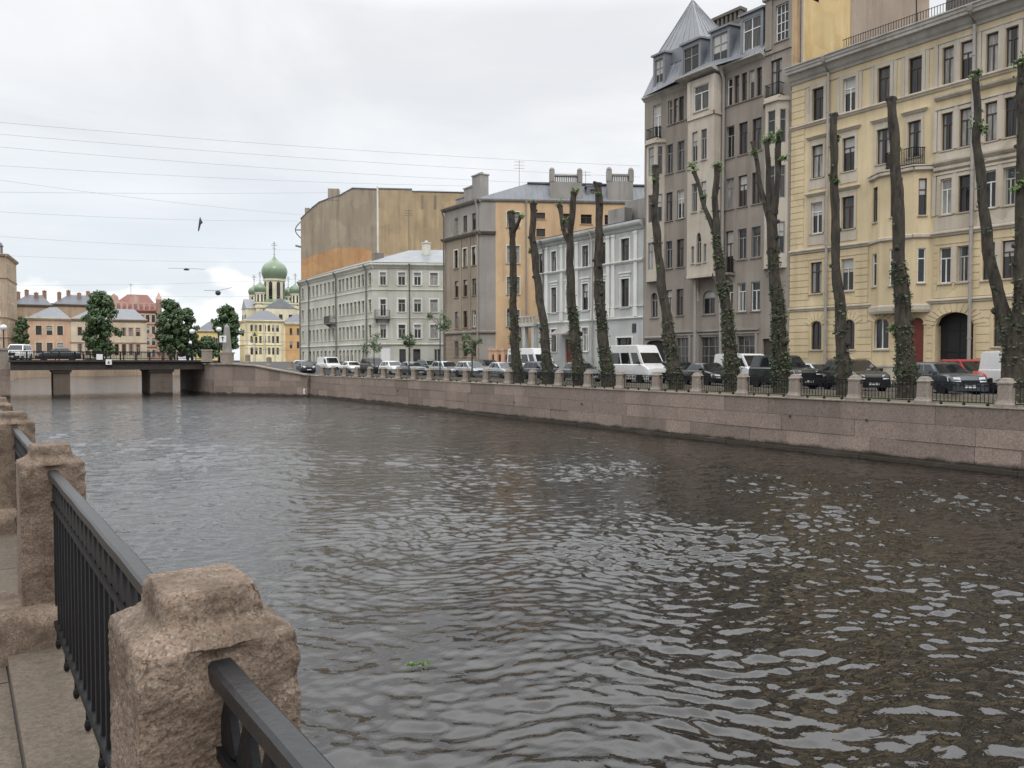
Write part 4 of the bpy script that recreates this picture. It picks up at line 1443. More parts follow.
    def rustic(s, m, u0, u1, z0, z1, ops, step=0.45, gap=0.05, proud=0.035):
        n = round((z1 - z0) / step)
        st = (z1 - z0) / n
        for i in range(n):
            a, b = z0 + i * st + gap / 2, z0 + (i + 1) * st - gap / 2
            segs = [(u0, u1)]
            for o in ops:
                if o[2] < b and o[3] > a:
                    nx = []
                    for p, q in segs:
                        if o[1] <= p or o[0] >= q:
                            nx.append((p, q))
                        else:
                            if o[0] - p > .05: nx.append((p, o[0]))
                            if q - o[1] > .05: nx.append((o[1], q))
                    segs = nx
            for p, q in segs:
                s.box(m, p, q, a, b, 0.002, proud)
    def balcony(s, u0, u1, z, depth=0.9, h=1.0, floor='dark_base', corbel=True):
        t = MB()
        s.box(t, u0, u1, z - .14, z, 0.002, depth)
        if corbel:
            for u in (u0 + .15, u1 - .27):
                s.profile(t, u, u + .12, [(0.002, z - .6), (.12, z - .55), (depth * .8, z - .17), (depth * .8, z - .143), (0.002, z - .143)])
        b = t.build('balcony', floor, s.root)
        r = MB()
        for zz in (z + .08, z + h):
            s.box(r, u0 + .03, u1 - .03, zz - .02, zz + .02, depth - .07, depth - .03)
            s.box(r, u0 + .03, u0 + .07, zz - .02, zz + .02, 0.002, depth - .07)
            s.box(r, u1 - .07, u1 - .03, zz - .02, zz + .02, 0.002, depth - .07)
        n = max(4, int((u1 - u0) / .12))
        for i in range(n + 1):
            u = u0 + .05 + (u1 - u0 - .1) * i / n
            s.box(r, u - .012, u + .012, z, z + h - .02, depth - .062, depth - .038)
        for i in range(1, int(depth / .13)):
            o = i * .13
            for u in (u0 + .05, u1 - .05):
                s.box(r, u - .012, u + .012, z, z + h - .02, o - .012, o + .012)
        x = r.build('railing', 'black_iron', b)
        return b

def poly_roof(name, mat, root, pts, faces):
    m = MB()
    m.add([tuple(Vector(p) - Vector(root.location)) for p in pts], faces)
    return m.build(name, mat, root)
def shell(root, poly, z0, z1, skip=(), roof=True, name='wall', mat=None):
    """the plain remaining walls of a footprint: edges not in skip"""
    m = MB()
    o = Vector(root.location)
    n = len(poly)
    for i in range(n):
        if i in skip:
            continue
        a, b = poly[i], poly[(i + 1) % n]
        m.quad((a[0] - o.x, a[1] - o.y, z0), (b[0] - o.x, b[1] - o.y, z0), (b[0] - o.x, b[1] - o.y, z1), (a[0] - o.x, a[1] - o.y, z1))
    if roof:
        m.quad(*[(p[0] - o.x, p[1] - o.y, z1) for p in poly])
    return m.build(name, mat, root)
def chimney_box(root, x, y, sx, sy, z0, z1, mat='chimney_plaster', rz=0, cap=True, name='chimney'):
    m = MB()
    m.box(-sx, sx, -sy, sy, z0, z1)
    if cap:
        m.box(-sx - .08, sx + .08, -sy - .08, sy + .08, z1 + .002, z1 + .14)
        k = max(1, int(sx / .3))
        for i in range(k):
            xx = -sx + (i + .5) * 2 * sx / k
            m.box(xx - .12, xx + .12, -sy * .5, sy * .5, z1 + .143, z1 + .4)
    return m.build(name, mat, root, loc=(x - root.location.x, y - root.location.y, -root.location.z), rz=rz)
def antenna(root, x, y, z0, z1, bars=3, r=0.025):
    m = MB()
    m.tube([(0, 0, z0), (0, 0, z1)], r, 6)
    for i in range(bars):
        zz = z1 - .15 - i * .35
        m.tube([(-.5, .3, zz), (.5, -.3, zz)], r * .7, 5)
    m.build('antenna', 'pipe_dark', root, loc=(x - root.location.x, y - root.location.y, 0))

# ------------------------------------------------------------------ the yellow house
def yellow_house():
    root = thing('apartment_house', 'long pale yellow five storey house with heavy grey cornice, bay window and arched gateway', 'house', (46, 20, 0))
    F = Fac(root, (46, 0), 0)
    Y0, Y1 = 4.0, 32.15
    single = [(29.78, 30.6), (27.58, 28.42)]
    mid = [(25.38, 26.16), (23.48, 24.26)]
    pairs = []
    for c in (21.5, 19.2, 16.9, 14.6, 12.3, 10.0, 7.7):
        pairs += [(c + .2, c + .82), (c - .78, c - .16)]
    rows = {5: (17.33, 19.42), 4: (13.63, 15.72), 3: (10.0, 12.02), 2: (6.1, 8.12)}
    ops = []
    for r in (5, 4, 3, 2):
        for c in single + pairs + (mid if r in (4, 5) else []):
            ops.append((c[0], c[1], rows[r][0], rows[r][1], r))
    hole = [o[:4] for o in ops]
    ground = [(29.75, 30.5, 2.4, 4.25, .3), (27.45, 28.2, 2.4, 4.25, .3), (25.25, 26.15, 2.38, 4.25, .35), (23.15, 24.0, 0.15, 4.2, .3), (20.42, 22.5, 0.14, 4.42, .75), (18.6, 19.4, 2.45, 4.27), (17.0, 17.8, 2.45, 4.27), (14.8, 15.6, 2.45, 4.27), (12.5, 13.3, 2.45, 4.27), (10.2, 11, 2.45, 4.27)]
    m = MB()
    F.wall(m, Y0, Y1, 0, 20.35, hole + ground, 0.3)
    o = root.location
    m.quad((0, Y1 - 20, 0), (14, Y1 - 20, 0), (14, Y1 - 20, 20.35), (0, Y1 - 20, 20.35))
    m.quad((0, Y0 - 20, 0), (14, Y0 - 20, 0), (14, Y0 - 20, 20.35), (0, Y0 - 20, 20.35))
    m.quad((14, Y0 - 20, 0), (14, Y1 - 20, 0), (14, Y1 - 20, 20.35), (14, Y0 - 20, 20.35))
    m.build('wall', 'yellow_plaster', root)
    # rusticated lower storeys and corner strip
    m = MB()
    keep = [(a - .16, b + .16, c - .2, d + .0) for a, b, c, d in [q[:4] for q in ground]] + [(22.6, 26.6, 4.3, 9.2)]
    big = [(a - .12, b + .12, c - .1, d + .12) for a, b, c, d in hole if c < 9]
    F.rustic(m, Y0, Y1, 1.35, 4.9, keep, 0.44)
    F.rustic(m, Y0, Y1, 5.25, 8.72, keep + big, 0.435)
    F.rustic(m, 31.15, Y1, 9.0, 17.05, [], 0.42, 0.045)
    F.rustic(m, 31.15, Y1, 17.35, 19.6, [], 0.42, 0.045)
    m.build('rustication', 'yellow_plaster', root)
    m = MB()
    F.box(m, Y0, 20.3, 0, 1.3, 0.002, .09)
    F.box(m, 24.2, Y1, 0, 1.3, 0.002, .09)
    F.box(m, 22.6, 23.1, 0, 1.3, 0.002, .09)
    F.box(m, Y0, 20.3, 1.303, 1.42, 0.002, .13)
    F.box(m, 24.2, Y1, 1.303, 1.42, 0.002, .13)
    m.build('base_course', 'yellow_trim', root)
    # string courses and cornice
    m = MB()
    def course(u0, u1, z, h, p):
        F.profile(m, u0, u1, [(0.002, z), (p * .5, z + h * .15), (p * .6, z + h * .45), (p, z + h * .6), (p, z + h * .85), (p * .8, z + h), (0.002, z + h)])
    for z, h, p in ((4.93, .28, .16), (8.74, .3, .2), (17.02, .28, .2)):
        course(Y0, Y1, z, h, p)
    F.box(m, Y0, 31.1, 17.303, 17.33, 0.002, .05)
    F.box(m, Y0, Y1, 19.62, 19.72, 0.002, .06)
    m.build('string_course', 'yellow_trim', root)
    m = MB()
    F.profile(m, Y0, Y1, [(0.002, 20.05), (.1, 20.07), (.16, 20.2), (.3, 20.3), (.42, 20.5), (.44, 20.58), (.72, 20.6), (.74, 20.78), (.8, 20.8), (.82, 20.95), (.9, 20.99), (.9, 21.06), (0.002, 21.18)])
    m.build('cornice', 'grey_cornice', root)
    # windows
    for i, (a, b, c, d, r) in enumerate(ops):
        pair = (a, b) in pairs
        cw = .2 if (pair or r == 5) else .15
        hood = .26 if (r in (3, 4) and not pair) else None
        if r == 2:
            F.window(a, b, c, d, 'frame_cream' if random.random() < .35 else 'frame_brown', 'T', 'yellow_trim', None)
        else:
            F.window(a, b, c, d, 'white_paint' if i in (7, 40) else 'frame_brown', 'T', 'yellow_trim', 'yellow_trim', cw, hood)
    # surrounds that tie the paired windows together
    def trim(name, u0, u1, z0, z1, p):
        t = MB()
        F.box(t, u0, u1, z0, z1, .002, p)
        t.build(name, 'yellow_trim', root)
    def ledge(name, u0, u1, prof):
        t = MB()
        F.profile(t, u0, u1, prof)
        t.build(name, 'yellow_trim', root)
    for k in range(0, len(pairs), 2):
        hi, lo = pairs[k][1], pairs[k + 1][0]
        c = (pairs[k][0] + pairs[k + 1][1]) / 2
        for r in (5, 4, 3, 2):
            z0, z1 = rows[r]
            if r != 2:
                for u in (c - .11, hi + .24):
                    trim('pilaster', u, u + .22, z0 - .02, z1 + .24, .075)
                trim('window_lintel', lo - .34, hi + .34, z1 + .243, z1 + .36, .1)
            else:
                trim('pilaster', c - .15, c + .15, z0, z1 + .1, .06)
            if r in (3, 4):
                ledge('window_hood', lo - .345, hi + .345, [(0.002, z1 + .75), (.12, z1 + .78), (.26, z1 + .9), (.28, z1 + 1.0), (0.002, z1 + 1.06)])
                trim('apron', lo - .3, hi + .3, z0 - .88, z0 - .14, .05)
                ledge('sill_course', lo - .345, hi + .345, [(0.002, z0 - 1.2), (.16, z0 - 1.1), (.18, z0 - .95), (0.002, z0 - .88)])
    for a, b in single + mid:
        for u in (a - .42, b + .22):
            trim('pilaster', u, u + .2, 17.35, 19.6, .05)
        for z0 in (13.63, 10.0):
            if (a, b) in mid and z0 < 12:
                continue
            trim('apron', a - .2, b + .2, z0 - .75, z0 - .12, .04)
    for i, q in enumerate(ground):
        a, b, c, d = q[:4]
        arch = q[4] if len(q) > 4 else 0
        if i == 4:
            # arched gateway: a deep vaulted passage closed by dark gates
            g = MB()
            F.box(g, a - .1, b + .1, .14, d + .1, -.75, -.68)
            for u in (a + .28, (a + b) / 2 - .03, b - .34):
                F.box(g, u, u + .06, .14, 3.9, -.677, -.64)
            for z in (.6, 2.2, 3.4):
                F.box(g, a + .02, b - .02, z, z + .08, -.677, -.63)
            g.build('gate', 'door_dark', root)
            g = MB()
            F.box(g, a - .02, a, .14, 3.7, -.68, -.31)
            F.box(g, b, b + .02, .14, 3.7, -.68, -.31)
            g.build('gate_reveal', 'yellow_plaster', root)
        elif i == 3:
            g = MB()
            F.box(g, a - .02, b + .02, .14, d + .02, -.24, -.18)
            for u in (a + .08, (a + b) / 2 + .04):
                for z in (.4, 1.7):
                    F.box(g, u, u + (b - a) / 2 - .14, z, z + 1.1, -.177, -.155)
            g.build('door', 'door_red', root)
        else:
            F.window(a, b, c, d, 'frame_brown', 'two' if arch else 'T', 'yellow_trim', None, arch=arch, pane='pane_dark')
    # wedge stones over the arches
    def voussoirs(uc, zc, r0, r1, n, spread=1.35, squash=1.0):
        m = MB()
        for i in range(n):
            t0 = -spread + 2 * spread * i / n + .02
            t1 = -spread + 2 * spread * (i + 1) / n - .02
            pts = []
            for t, r in ((t0, r0), (t1, r0), (t1, r1), (t0, r1)):
                pts.append((uc + math.sin(t) * r, zc + math.cos(t) * r * squash))
            m.add([F.w(u, z, .003) for u, z in pts] + [F.w(u, z, .06) for u, z in pts], [(3, 2, 1, 0), (4, 5, 6, 7), (0, 1, 5, 4), (1, 2, 6, 5), (2, 3, 7, 6), (3, 0, 4, 7)])
        m.build('arch_stones', 'yellow_plaster', root)
    voussoirs(21.46, 3.62, 1.1, 1.75, 13, 1.45, .74)
    for uc in (30.12, 27.82, 25.7):
        voussoirs(uc, 3.85, .46, .98, 7, 1.2)
    # bay over two storeys with a balcony on top
    bx = [(0, 22.8), (-.7, 23.5), (-.7, 25.5), (0, 26.5)]
    m = MB()
    B = [Fac(root, (46 + bx[i][0], bx[i][1]), math.degrees(math.atan2(bx[i + 1][0] - bx[i][0], bx[i + 1][1] - bx[i][1]))) for i in range(3)]
    Ls = [math.hypot(bx[i + 1][0] - bx[i][0], bx[i + 1][1] - bx[i][1]) for i in range(3)]
    bw = [[(.28, .72, 6.2, 8.2), (.28, .72, 10.1, 12.2)], [(.65, 1.38, 6.15, 8.3), (.65, 1.38, 10.2, 12.4)], [(.35, .9, 6.2, 8.2), (.35, .9, 10.1, 12.2)]]
    for f, l, ww in zip(B, Ls, bw):
        f.wall(m, 0, l, 4.55, 12.75, ww, .2)
    poly = [(46 + x - 46, y - 20) for x, y in bx]
    m.quad(*[(x, y, 4.55) for x, y in poly])
    by = m.build('bay', 'yellow_plaster', root)
    for f, ww in zip(B, bw):
        for q in ww:
            f.window(*q, frame='white_paint' if q[2] < 7 else 'frame_brown', style='one', rec=.12, parent=by, name='bay_window', sill='yellow_trim', wide_sill=.05)
    m = MB()
    for f, l in zip(B, Ls):
        for z, h, p in ((4.5, .5, .06), (8.74, .3, .14), (12.6, .3, .18)):
            f.profile(m, -.02, l + .02, [(0.003, z), (p, z + h * .3), (p, z + h * .8), (0.003, z + h)])
    ex = .12
    pts = [(.0, 22.6 - 20), (-.86, 23.4 - 20), (-.86, 25.6 - 20), (0, 26.75 - 20)]
    m.prism(pts, 12.91, 13.0)
    m.build('bay_moulding', 'yellow_trim', root)
    r = MB()
    pts = [(-.02, 23.2 - 20), (-.62, 23.62 - 20), (-.62, 25.25 - 20), (-.02, 25.3 - 20)]
    for (a, b) in zip(pts, pts[1:]):
        a, b = Vector((*a, 0)) + Vector((.06, 0, 0)), Vector((*b, 0)) + Vector((.06, 0, 0))
        for z in (13.12, 14.05):
            r.tube([a + Vector((0, 0, z)), b + Vector((0, 0, z))], .025, 6)
        n = max(2, int((b - a).length / .1))
        for i in range(n + 1):
            p = a + (b - a) * (i / n)
            r.tube([p + Vector((0, 0, 13)), p + Vector((0, 0, 14.05))], .018, 5)
    r.build('balcony_railing', 'black_iron', root)
    F.pipe(29.35, 0.2, 20.9, 'pipe_grey', .2, .085, .6)
    F.pipe(20.55, 0.2, 20.9, 'pipe_grey', .2, .1, .6)
    F.pipe(9.1, 0.2, 20.9, 'pipe_grey', .2, .085, .6)
    # roof behind the cornice, its low iron rail and the dish
    poly_roof('roof', 'dark_roof', root, [(45.4, Y0, 21.1), (45.4, Y1, 21.1), (53, Y1, 23.2), (53, Y0, 23.2), (60, Y0, 21), (60, Y1, 21)], [(0, 1, 2, 3), (3, 2, 5, 4)])
    r = MB()
    y = Y0
    while y < 28.6:
        x = 46.1
        r.tube([(x - 46, y - 20, 21.2), (x - 46, y - 20, 22.0)], .018, 5)
        y += .16
    for z in (21.45, 21.95):
        r.tube([(.1, Y0 - 20, z), (.1, 8.6, z)], .02, 5)
    r.build('roof_railing', 'black_iron', root)
    d = MB()
    prof = [(.02, 0), (.2, .02), (.4, .09), (.55, .18), (.56, .2), (.4, .12), (.2, .05), (.02, .03)]
    d.lathe(prof, 0, 0, 18)
    dd = d.build('satellite_dish', 'globe_white', root, True, 40, loc=(.2, 24.0 - 20, 23.25))
    dd.rotation_euler = (R(75), R(20), R(-60))
    r = MB()
    r.tube([(.5, 4.1, 21.3), (.3, 4.05, 23.2)], .03, 6)
    r.build('dish_mast', 'black_iron', root)
    for y, w in ((22.3, .9), (13, .7), (7, .8)):
        chimney_box(root, 48.6, y, .5, w, 21.4, 23.6, 'dark_brick')
yellow_house()

# ------------------------------------------------------------------ the tall taupe house
def taupe_house():
    root = thing('apartment_house', 'tall grey brown house with zinc mansard, dormers, pyramid spire and pale projecting bay', 'house', (46, 39, 0))
    F = Fac(root, (46, 0), 0)
    o = root.location
    Y0, Y1 = 32.2, 45.9
    rz_ = {6: (20.15, 22.1), 5: (16.4, 18.65), 4: (12.7, 14.9), 3: (8.95, 11.1), 2: (5.2, 7.25)}
    ops = []
    for r in (5, 4, 3, 2):
        z0, z1 = rz_[r]
        for a, b in ((42.82, 43.5), (41.62, 42.34), (36.9, 37.6), (35.75, 36.5), (34.56, 35.32)):
            if r == 3 and a == 36.9:
                z0_ = 8.1
            else:
                z0_ = z0
            ops.append((a, b, z0_, z1))
    for a, b in ((42.9, 43.35), (42.32, 42.76), (41.72, 42.2)):
        ops.append((a, b, 20.2, 22.05))
    for a, b in ((37.12, 37.58), (36.5, 36.95), (35.84, 36.3), (35.2, 35.66), (34.58, 35.02)):
        ops.append((a, b, 20.15, 22.12))
    ops.append((44.1, 44.95, 19.25, 22.1))
    ops.append((32.95, 33.85, 19.6, 22.25))
    ops.append((32.5, 33.5, 23.4, 25.85))
    ops.append((44.35, 45.1, 5.15, 7.15, .38))
    ops.append((38.55, 39.7, 5.15, 6.9, .4))
    gr = [(43.5, 45.55, .14, 3.3, .25), (41.05, 42.35, .6, 3.45), (37.85, 39.9, .6, 3.45), (34.95, 36.5, .6, 3.45), (33.4, 34.3, .14, 3.2)]
    m = MB()
    F.wall(m, Y0, 45.9, 0, 23.0, [q for q in ops if q[3] < 23] + gr, .26)
    F.wall(m, Y0, 34.25, 23.0, 26.4, [q for q in ops if q[3] > 23], .26)
    # returns of the raised end and the left flank
    m.quad(F.w(34.25, 23, 0), F.w(34.25, 26.4, 0), F.w(34.25, 26.4, -3), F.w(34.25, 23, -3))
    m.quad(F.w(Y1, 0, 0), F.w(Y1, 23, 0), F.w(Y1, 23, -16), F.w(Y1, 0, -16))
    m.quad(F.w(Y1, 0, -16), F.w(Y1, 23, -16), F.w(Y0, 23, -16), F.w(Y0, 0, -16))
    F.box(m, Y0, 34.45, 26.4, 26.7, -3, .22)
    F.box(m, Y0, 34.3, 22.7, 22.9, 0.002, .1)
    F.box(m, 33.75, 34.25, 23.0, 26.4, 0.002, .12)
    m.build('wall', 'taupe_plaster', root)
    # shop front zone and its mouldings
    m = MB()
    F.box(m, 34.6, 43.1, 3.62, 3.72, .002, .08)
    F.box(m, 34.6, 43.1, 3.85, 4.0, .002, .14)
    for u in (40.0, 40.8, 36.7, 37.5, 42.5, 34.7):
        F.box(m, u, u + .2, 0, 3.6, .002, .1)
    F.profile(m, 43.3, 45.75, [(.002, 3.4), (.1, 3.42), (.16, 3.55), (.002, 3.62)])
    m.build('shopfront_surround', 'grey_render', root)
    for q in ops:
        a, b, c, d = q[:4]
        arch = q[4] if len(q) > 4 else 0
        if d > 23:
            F.window(a, b, c, d, 'white_paint', 'grid', 'pipe_grey', None)
        elif b - a < .5:
            F.window(a, b, c, d, random.choice(['frame_cream', 'frame_brown', 'frame_cream']), 'one', 'taupe_plaster', None)
        else:
            white = (5.1 < c < 5.3 and a < 38) or (a > 44 and c > 19) or (a > 41 and a < 42 and c > 12 and c < 13)
            F.window(a, b, c, d, 'white_paint' if white else ('frame_grey' if random.random() < .4 else 'frame_brown'), 'T', 'taupe_plaster', None, arch=arch)
    for q in gr[1:4]:
        F.window(*q[:4], frame='frame_grey', style='grid', sill=None, casing=None, pane='pane_mid', name='shop_window')
    g = MB()
    a, b, c, d = gr[0][:4]
    F.box(g, a - .02, b + .02, c, d + .05, -.26, -.2)
    for u in (a + .1, (a + b) / 2 + .02):
        F.box(g, u, u + (b - a) / 2 - .14, .3, 2.7, -.197, -.17)
    g.build('gate', 'door_dark', root)
    g = MB()
    a, b, c, d = gr[4][:4]
    F.box(g, a - .02, b + .02, c, d + .02, -.24, -.18)
    F.box(g, a + .1, b - .1, .4, 1.5, -.177, -.15)
    F.box(g, a + .1, b - .1, 1.7, 2.9, -.177, -.15)
    g.build('door', 'frame_brown', root)
    # the big pale bay
    p = 1.0
    Bf = Fac(root, (46 - p, 37.9), 0)
    w = 2.5
    bo = []
    for r in (5, 4):
        z0, z1 = {5: (16.45, 18.65), 4: (12.75, 14.85)}[r]
        bo += [(.68, 1.22, z0, z1), (1.55, 2.08, z0, z1)]
    bo += [(.62, .9, 8.95, 10.25), (1.13, 1.6, 8.9, 11.15, .5), (1.8, 2.08, 8.95, 10.2), (.55, 1.95, 20.1, 21.95)]
    m = MB()
    Bf.wall(m, 0, w, 7.9, 22.45, bo, .2)
    for u in (37.9, 40.4):
        f2 = Fac(root, (46, u), 90 - 180, 1 if u < 39 else -1)
        f2.wall(m, 0, p, 7.9, 22.45, [], .1)
    m.quad(F.w(37.9, 7.9, 0), F.w(40.4, 7.9, 0), F.w(40.4, 7.9, p), F.w(37.9, 7.9, p))
    m.quad(F.w(37.9, 22.45, 0), F.w(40.4, 22.45, 0), F.w(40.4, 22.45, p), F.w(37.9, 22.45, p))
    # arched haunches beneath the bay
    for u0, sgn in ((37.95, 1), (40.35, -1)):
        for k in range(6):
            pass
    n = 10
    for uu in (37.98, 40.08):
        pts = [(0.002, 7.9)] + [(p * .95 * math.cos(math.pi / 2 * i / n), 7.9 - 1.5 * math.sin(math.pi / 2 * i / n)) for i in range(n + 1)]
        pts = [(.002, 7.897), (p * .95, 7.897)] + [(.002 + p * .95 * (1 - math.sin(math.pi / 2 * i / n)), 7.85 - 1.6 * (1 - math.cos(math.pi / 2 * i / n))) for i in range(1, n)] + [(.002, 6.2)]
        F.profile(m, uu, uu + .26, pts)
    bay = m.build('bay', 'taupe_light', root)
    for q in bo:
        a, b, c, d = q[:4]
        Bf.window(a, b, c, d, 'frame_grey' if c < 20 else 'white_paint', 'T' if b - a > .4 else 'one', 'taupe_light', None, arch=q[4] if len(q) > 4 else 0, rec=.13, parent=bay, name='bay_window', wide_sill=.04)
    m = MB()
    for z, h, e in ((19.55, .22, .1), (7.82, .2, .12)):
        Bf.box(m, -.1, w + .1, z, z + h, .002, e)
        F.box(m, 37.9 - e, 37.9 - .003, z, z + h, .01, p + e)
        F.box(m, 40.403, 40.4 + e, z, z + h, .01, p + e)
    for u in (-.02, w - .3):
        Bf.box(m, u, u + .32, 19.8, 22.4, .002, .07)
    m.build('bay_moulding', 'taupe_light', root)
    # narrow three sided oriels with balconies on top
    for uc, z0, z1, hw in ((44.62, 8.0, 18.9, .95), (33.35, 8.0, 19.2, .95)):
        pts = [(0, uc - hw), (-.55, uc - hw * .5), (-.55, uc + hw * .5), (0, uc + hw)]
        m = MB()
        fs, ww = [], []
        for i in range(3):
            a, b = pts[i], pts[i + 1]
            f = Fac(root, (46 + a[0], a[1]), math.degrees(math.atan2(b[0] - a[0], b[1] - a[1])))
            l = math.hypot(b[0] - a[0], b[1] - a[1])
            q = []
            for r in (5, 4, 3):
                c, d = rz_[r]
                q.append((l / 2 - .2, l / 2 + .2, c, d) if i != 1 else (l / 2 - .3, l / 2 + .3, c, d))
            f.wall(m, 0, l, z0, z1, q, .15)
            fs.append(f); ww.append(q)
        m.quad(*[(x, y - o.y, z0) for x, y in pts])
        m.quad(*[(x, y - o.y, z1) for x, y in pts])
        orl = m.build('oriel', 'taupe_light', root)
        for f, q in zip(fs, ww):
            for k in q:
                f.window(*k, frame='frame_grey', style='one', sill=None, casing=None, rec=.1, parent=orl, name='oriel_window')
        m = MB()
        for k, (dz, e) in enumerate(((0, .16), (.12, .1), (.22, 0.02))):
            m.prism([(0.0, uc - hw - e - o.y), (-.55 - e, uc - hw * .5 - e * .6 - o.y), (-.55 - e, uc + hw * .5 + e * .6 - o.y), (0, uc + hw + e - o.y)], z1 + dz, z1 + dz + .1)
        m.build('oriel_roof', 'taupe_light', root)
        F.balcony(uc - .62, uc + .62, z1 + .42, .55, .85, 'taupe_light', False)
    F.balcony(36.7, 37.85, 8.0, .8, .95)
    # eaves and gutters: stepped out where the bay stands
    m = MB()
    prof = [(0.002, 22.62), (.3, 22.78), (.55, 22.86), (.55, 22.98), (0.002, 23.06)]
    F.profile(m, 34.3, 37.7, prof)
    F.profile(m, 41.3, Y1 + .1, [(q[0] * .55, q[1]) for q in prof])
    F.profile(m, 37.75, 41.25, [(a + (p if a > .01 else 0), z - .1) for a, z in prof])
    m.build('eaves', 'grey_cornice', root)
    # mansard slope
    poly_roof('roof', 'zinc_roof', root, [(45.75, 34.25, 23.02), (45.75, Y1, 23.02), (47.3, Y1 - .6, 26.4), (47.3, 34.25, 26.4), (56, Y1 - .6, 27.2), (56, 34.25, 27.2), (61, Y1, 23), (45, 37.8, 22.96), (45, 41.2, 22.96), (46.4, 39.5, 24.2)],
              [(0, 1, 2, 3), (3, 2, 4, 5), (1, 6, 4, 2), (7, 8, 9), (7, 9, 0), (8, 1, 9)])
    # seams
    m = MB()
    y = 34.6
    while y < 45.5:
        m.tube([(45.75 - 46, y - o.y, 23.06), (47.3 - 46, y - o.y, 26.44)], .025, 4)
        y += .55
    m.build('roof_seam', 'light_zinc', root)
    # dormers
    for uc, hw, z0, z1, x in ((44.36, .62, 23.2, 26.15, 46.0), (40.95, .95, 23.0, 26.0, 45.9), (38.2, .88, 23.0, 26.05, 45.9), (35.4, .95, 22.95, 26.25, 45.9)):
        f = Fac(root, (x, 0), 0)
        m = MB()
        q = (uc - hw + .2, uc + hw - .2, z0 + .1, z1 - .5)
        f.wall(m, uc - hw, uc + hw, z0 - .3, z1 - .2, [q], .2)
        for u in (uc - hw, uc + hw):
            m.quad(f.w(u, z0 - .3, 0), f.w(u, z1 - .2, 0), f.w(u, z1 + .1, -2.4), f.w(u, z0 - .3, -2.4))
        d = m.build('dormer', 'zinc_roof', root)
        m = MB()
        m.hexa([f.w(uc - hw - .12, z1 - .197, .16), f.w(uc + hw + .12, z1 - .197, .16), f.w(uc + hw + .12, z1 + .1, -2.4), f.w(uc - hw - .12, z1 + .1, -2.4),
                f.w(uc - hw - .12, z1 - .06, .18), f.w(uc + hw + .12, z1 - .06, .18), f.w(uc + hw + .12, z1 + .26, -2.4), f.w(uc - hw - .12, z1 + .26, -2.4)])
        m.build('dormer_roof', 'light_zinc', d)
        f.window(*q, frame='frame_grey' if uc > 36 else 'white_paint', style='cross', rec=.14, parent=d, name='dormer_window')
    # pyramid spire
    ap = (48.9, 43.5, 30.75)
    P = [(46.75, 40.7), (46.75, 45.4), (51.2, 45.4), (51.2, 40.7)]
    Q = [(46.7, 40.65), (46.7, 45.45), (51.3, 45.45), (51.3, 40.65)]
    poly_roof('spire', 'zinc_roof', root, [(*q, 25.2) for q in Q] + [(*q, 26.3) for q in P] + [ap], [(0, 1, 5, 4), (1, 2, 6, 5), (2, 3, 7, 6), (3, 0, 4, 7), (4, 5, 8), (5, 6, 8), (6, 7, 8), (7, 4, 8)])
    m = MB()
    A = Vector(ap)
    for i in range(4):
        a, b = Vector((*P[i], 26.3)), Vector((*P[(i + 1) % 4], 26.3))
        for k in range(7):
            q = a + (b - a) * (k / 7)
            e = A.lerp(q, .12 if k else .0)
            m.tube([q - o + Vector((0, 0, .02)), e - o + Vector((0, 0, .02))], .03 if k else .05, 4)
    m.build('spire_seam', 'light_zinc', root)
    # long chimney wall behind, with a pierced top course
    m = MB()
    x0, x1, ya, yb = 55.0, 55.7, 43.6, 47.9
    m.box(x0 - 46, x1 - 46, ya - 39, yb - 39, 23, 30.9)
    y = ya
    while y < yb - .2:
        m.box(x0 - 46, x1 - 46, y - 39, y - 39 + .22, 30.9, 31.6)
        y += .46
    m.box(x0 - 46.1, x1 - 45.9, ya - 39.1, yb - 38.9, 31.6, 31.85)
    m.build('chimney', 'dark_brick', root)
    chimney_box(root, 53.5, 37.3, .6, 1.2, 24, 29.0, 'dark_brick')
    # fire wall on the near side, part yellow, part bare render
    N = Fac(root, (46, Y0), 90, -1)
    m = MB()
    m.add([N.w(0, 0, 0), N.w(1.15, 0, 0), N.w(1.15, 30, 0), N.w(1.1, 27.2, 0), N.w(0, 26.6, 0)], [(0, 1, 2, 3, 4)])
    m.build('peeling_strip', 'peel_plaster', root)
    m = MB()
    N.box(m, 1.153, 6.9, 15, 32, -.3, 0.0)
    m.build('painted_firewall', 'firewall_yellow', root)
    m = MB()
    N.box(m, 6.903, 18, 15, 32, -.3, .02)
    m.build('bare_firewall', 'firewall_brown', root)
    m = MB()
    m.tube([N.w(.95, 21.2, .12), N.w(.95, 29, .12)], .09, 8)
    m.tube([N.w(.95, 21.25, .12), N.w(.95, 21.1, .3)], .09, 8)
    m.build('drainpipe', 'pipe_grey', root)
    m = MB()
    m.tube([N.w(8.8, 24.0, .02), N.w(8.8, 24.0, .5)], .05, 6)
    m.tube([N.w(8.8, 24.0, .5), N.w(8.8, 24.7, .5)], .03, 6)
    m.tube([N.w(8.4, 24.0, .5), N.w(9.3, 24.05, .5)], .03, 6)
    m.build('bracket', 'black_iron', root)
    F.pipe(37.72, 8, 22.9, 'pipe_grey', .22, .11, .3)
    m = MB()
    m.tube([F.w(40.0, 7.7, .5), F.w(40.0, .1, .5)], .12, 10)
    m.build('bay_pipe', 'pipe_grey', root)
    m = MB()
    m.tube([F.w(37.85, 7.8, .3), F.w(37.75, 0.1, .25)], .1, 8)
    m.build('drainpipe', 'pipe_grey', root)
taupe_house()

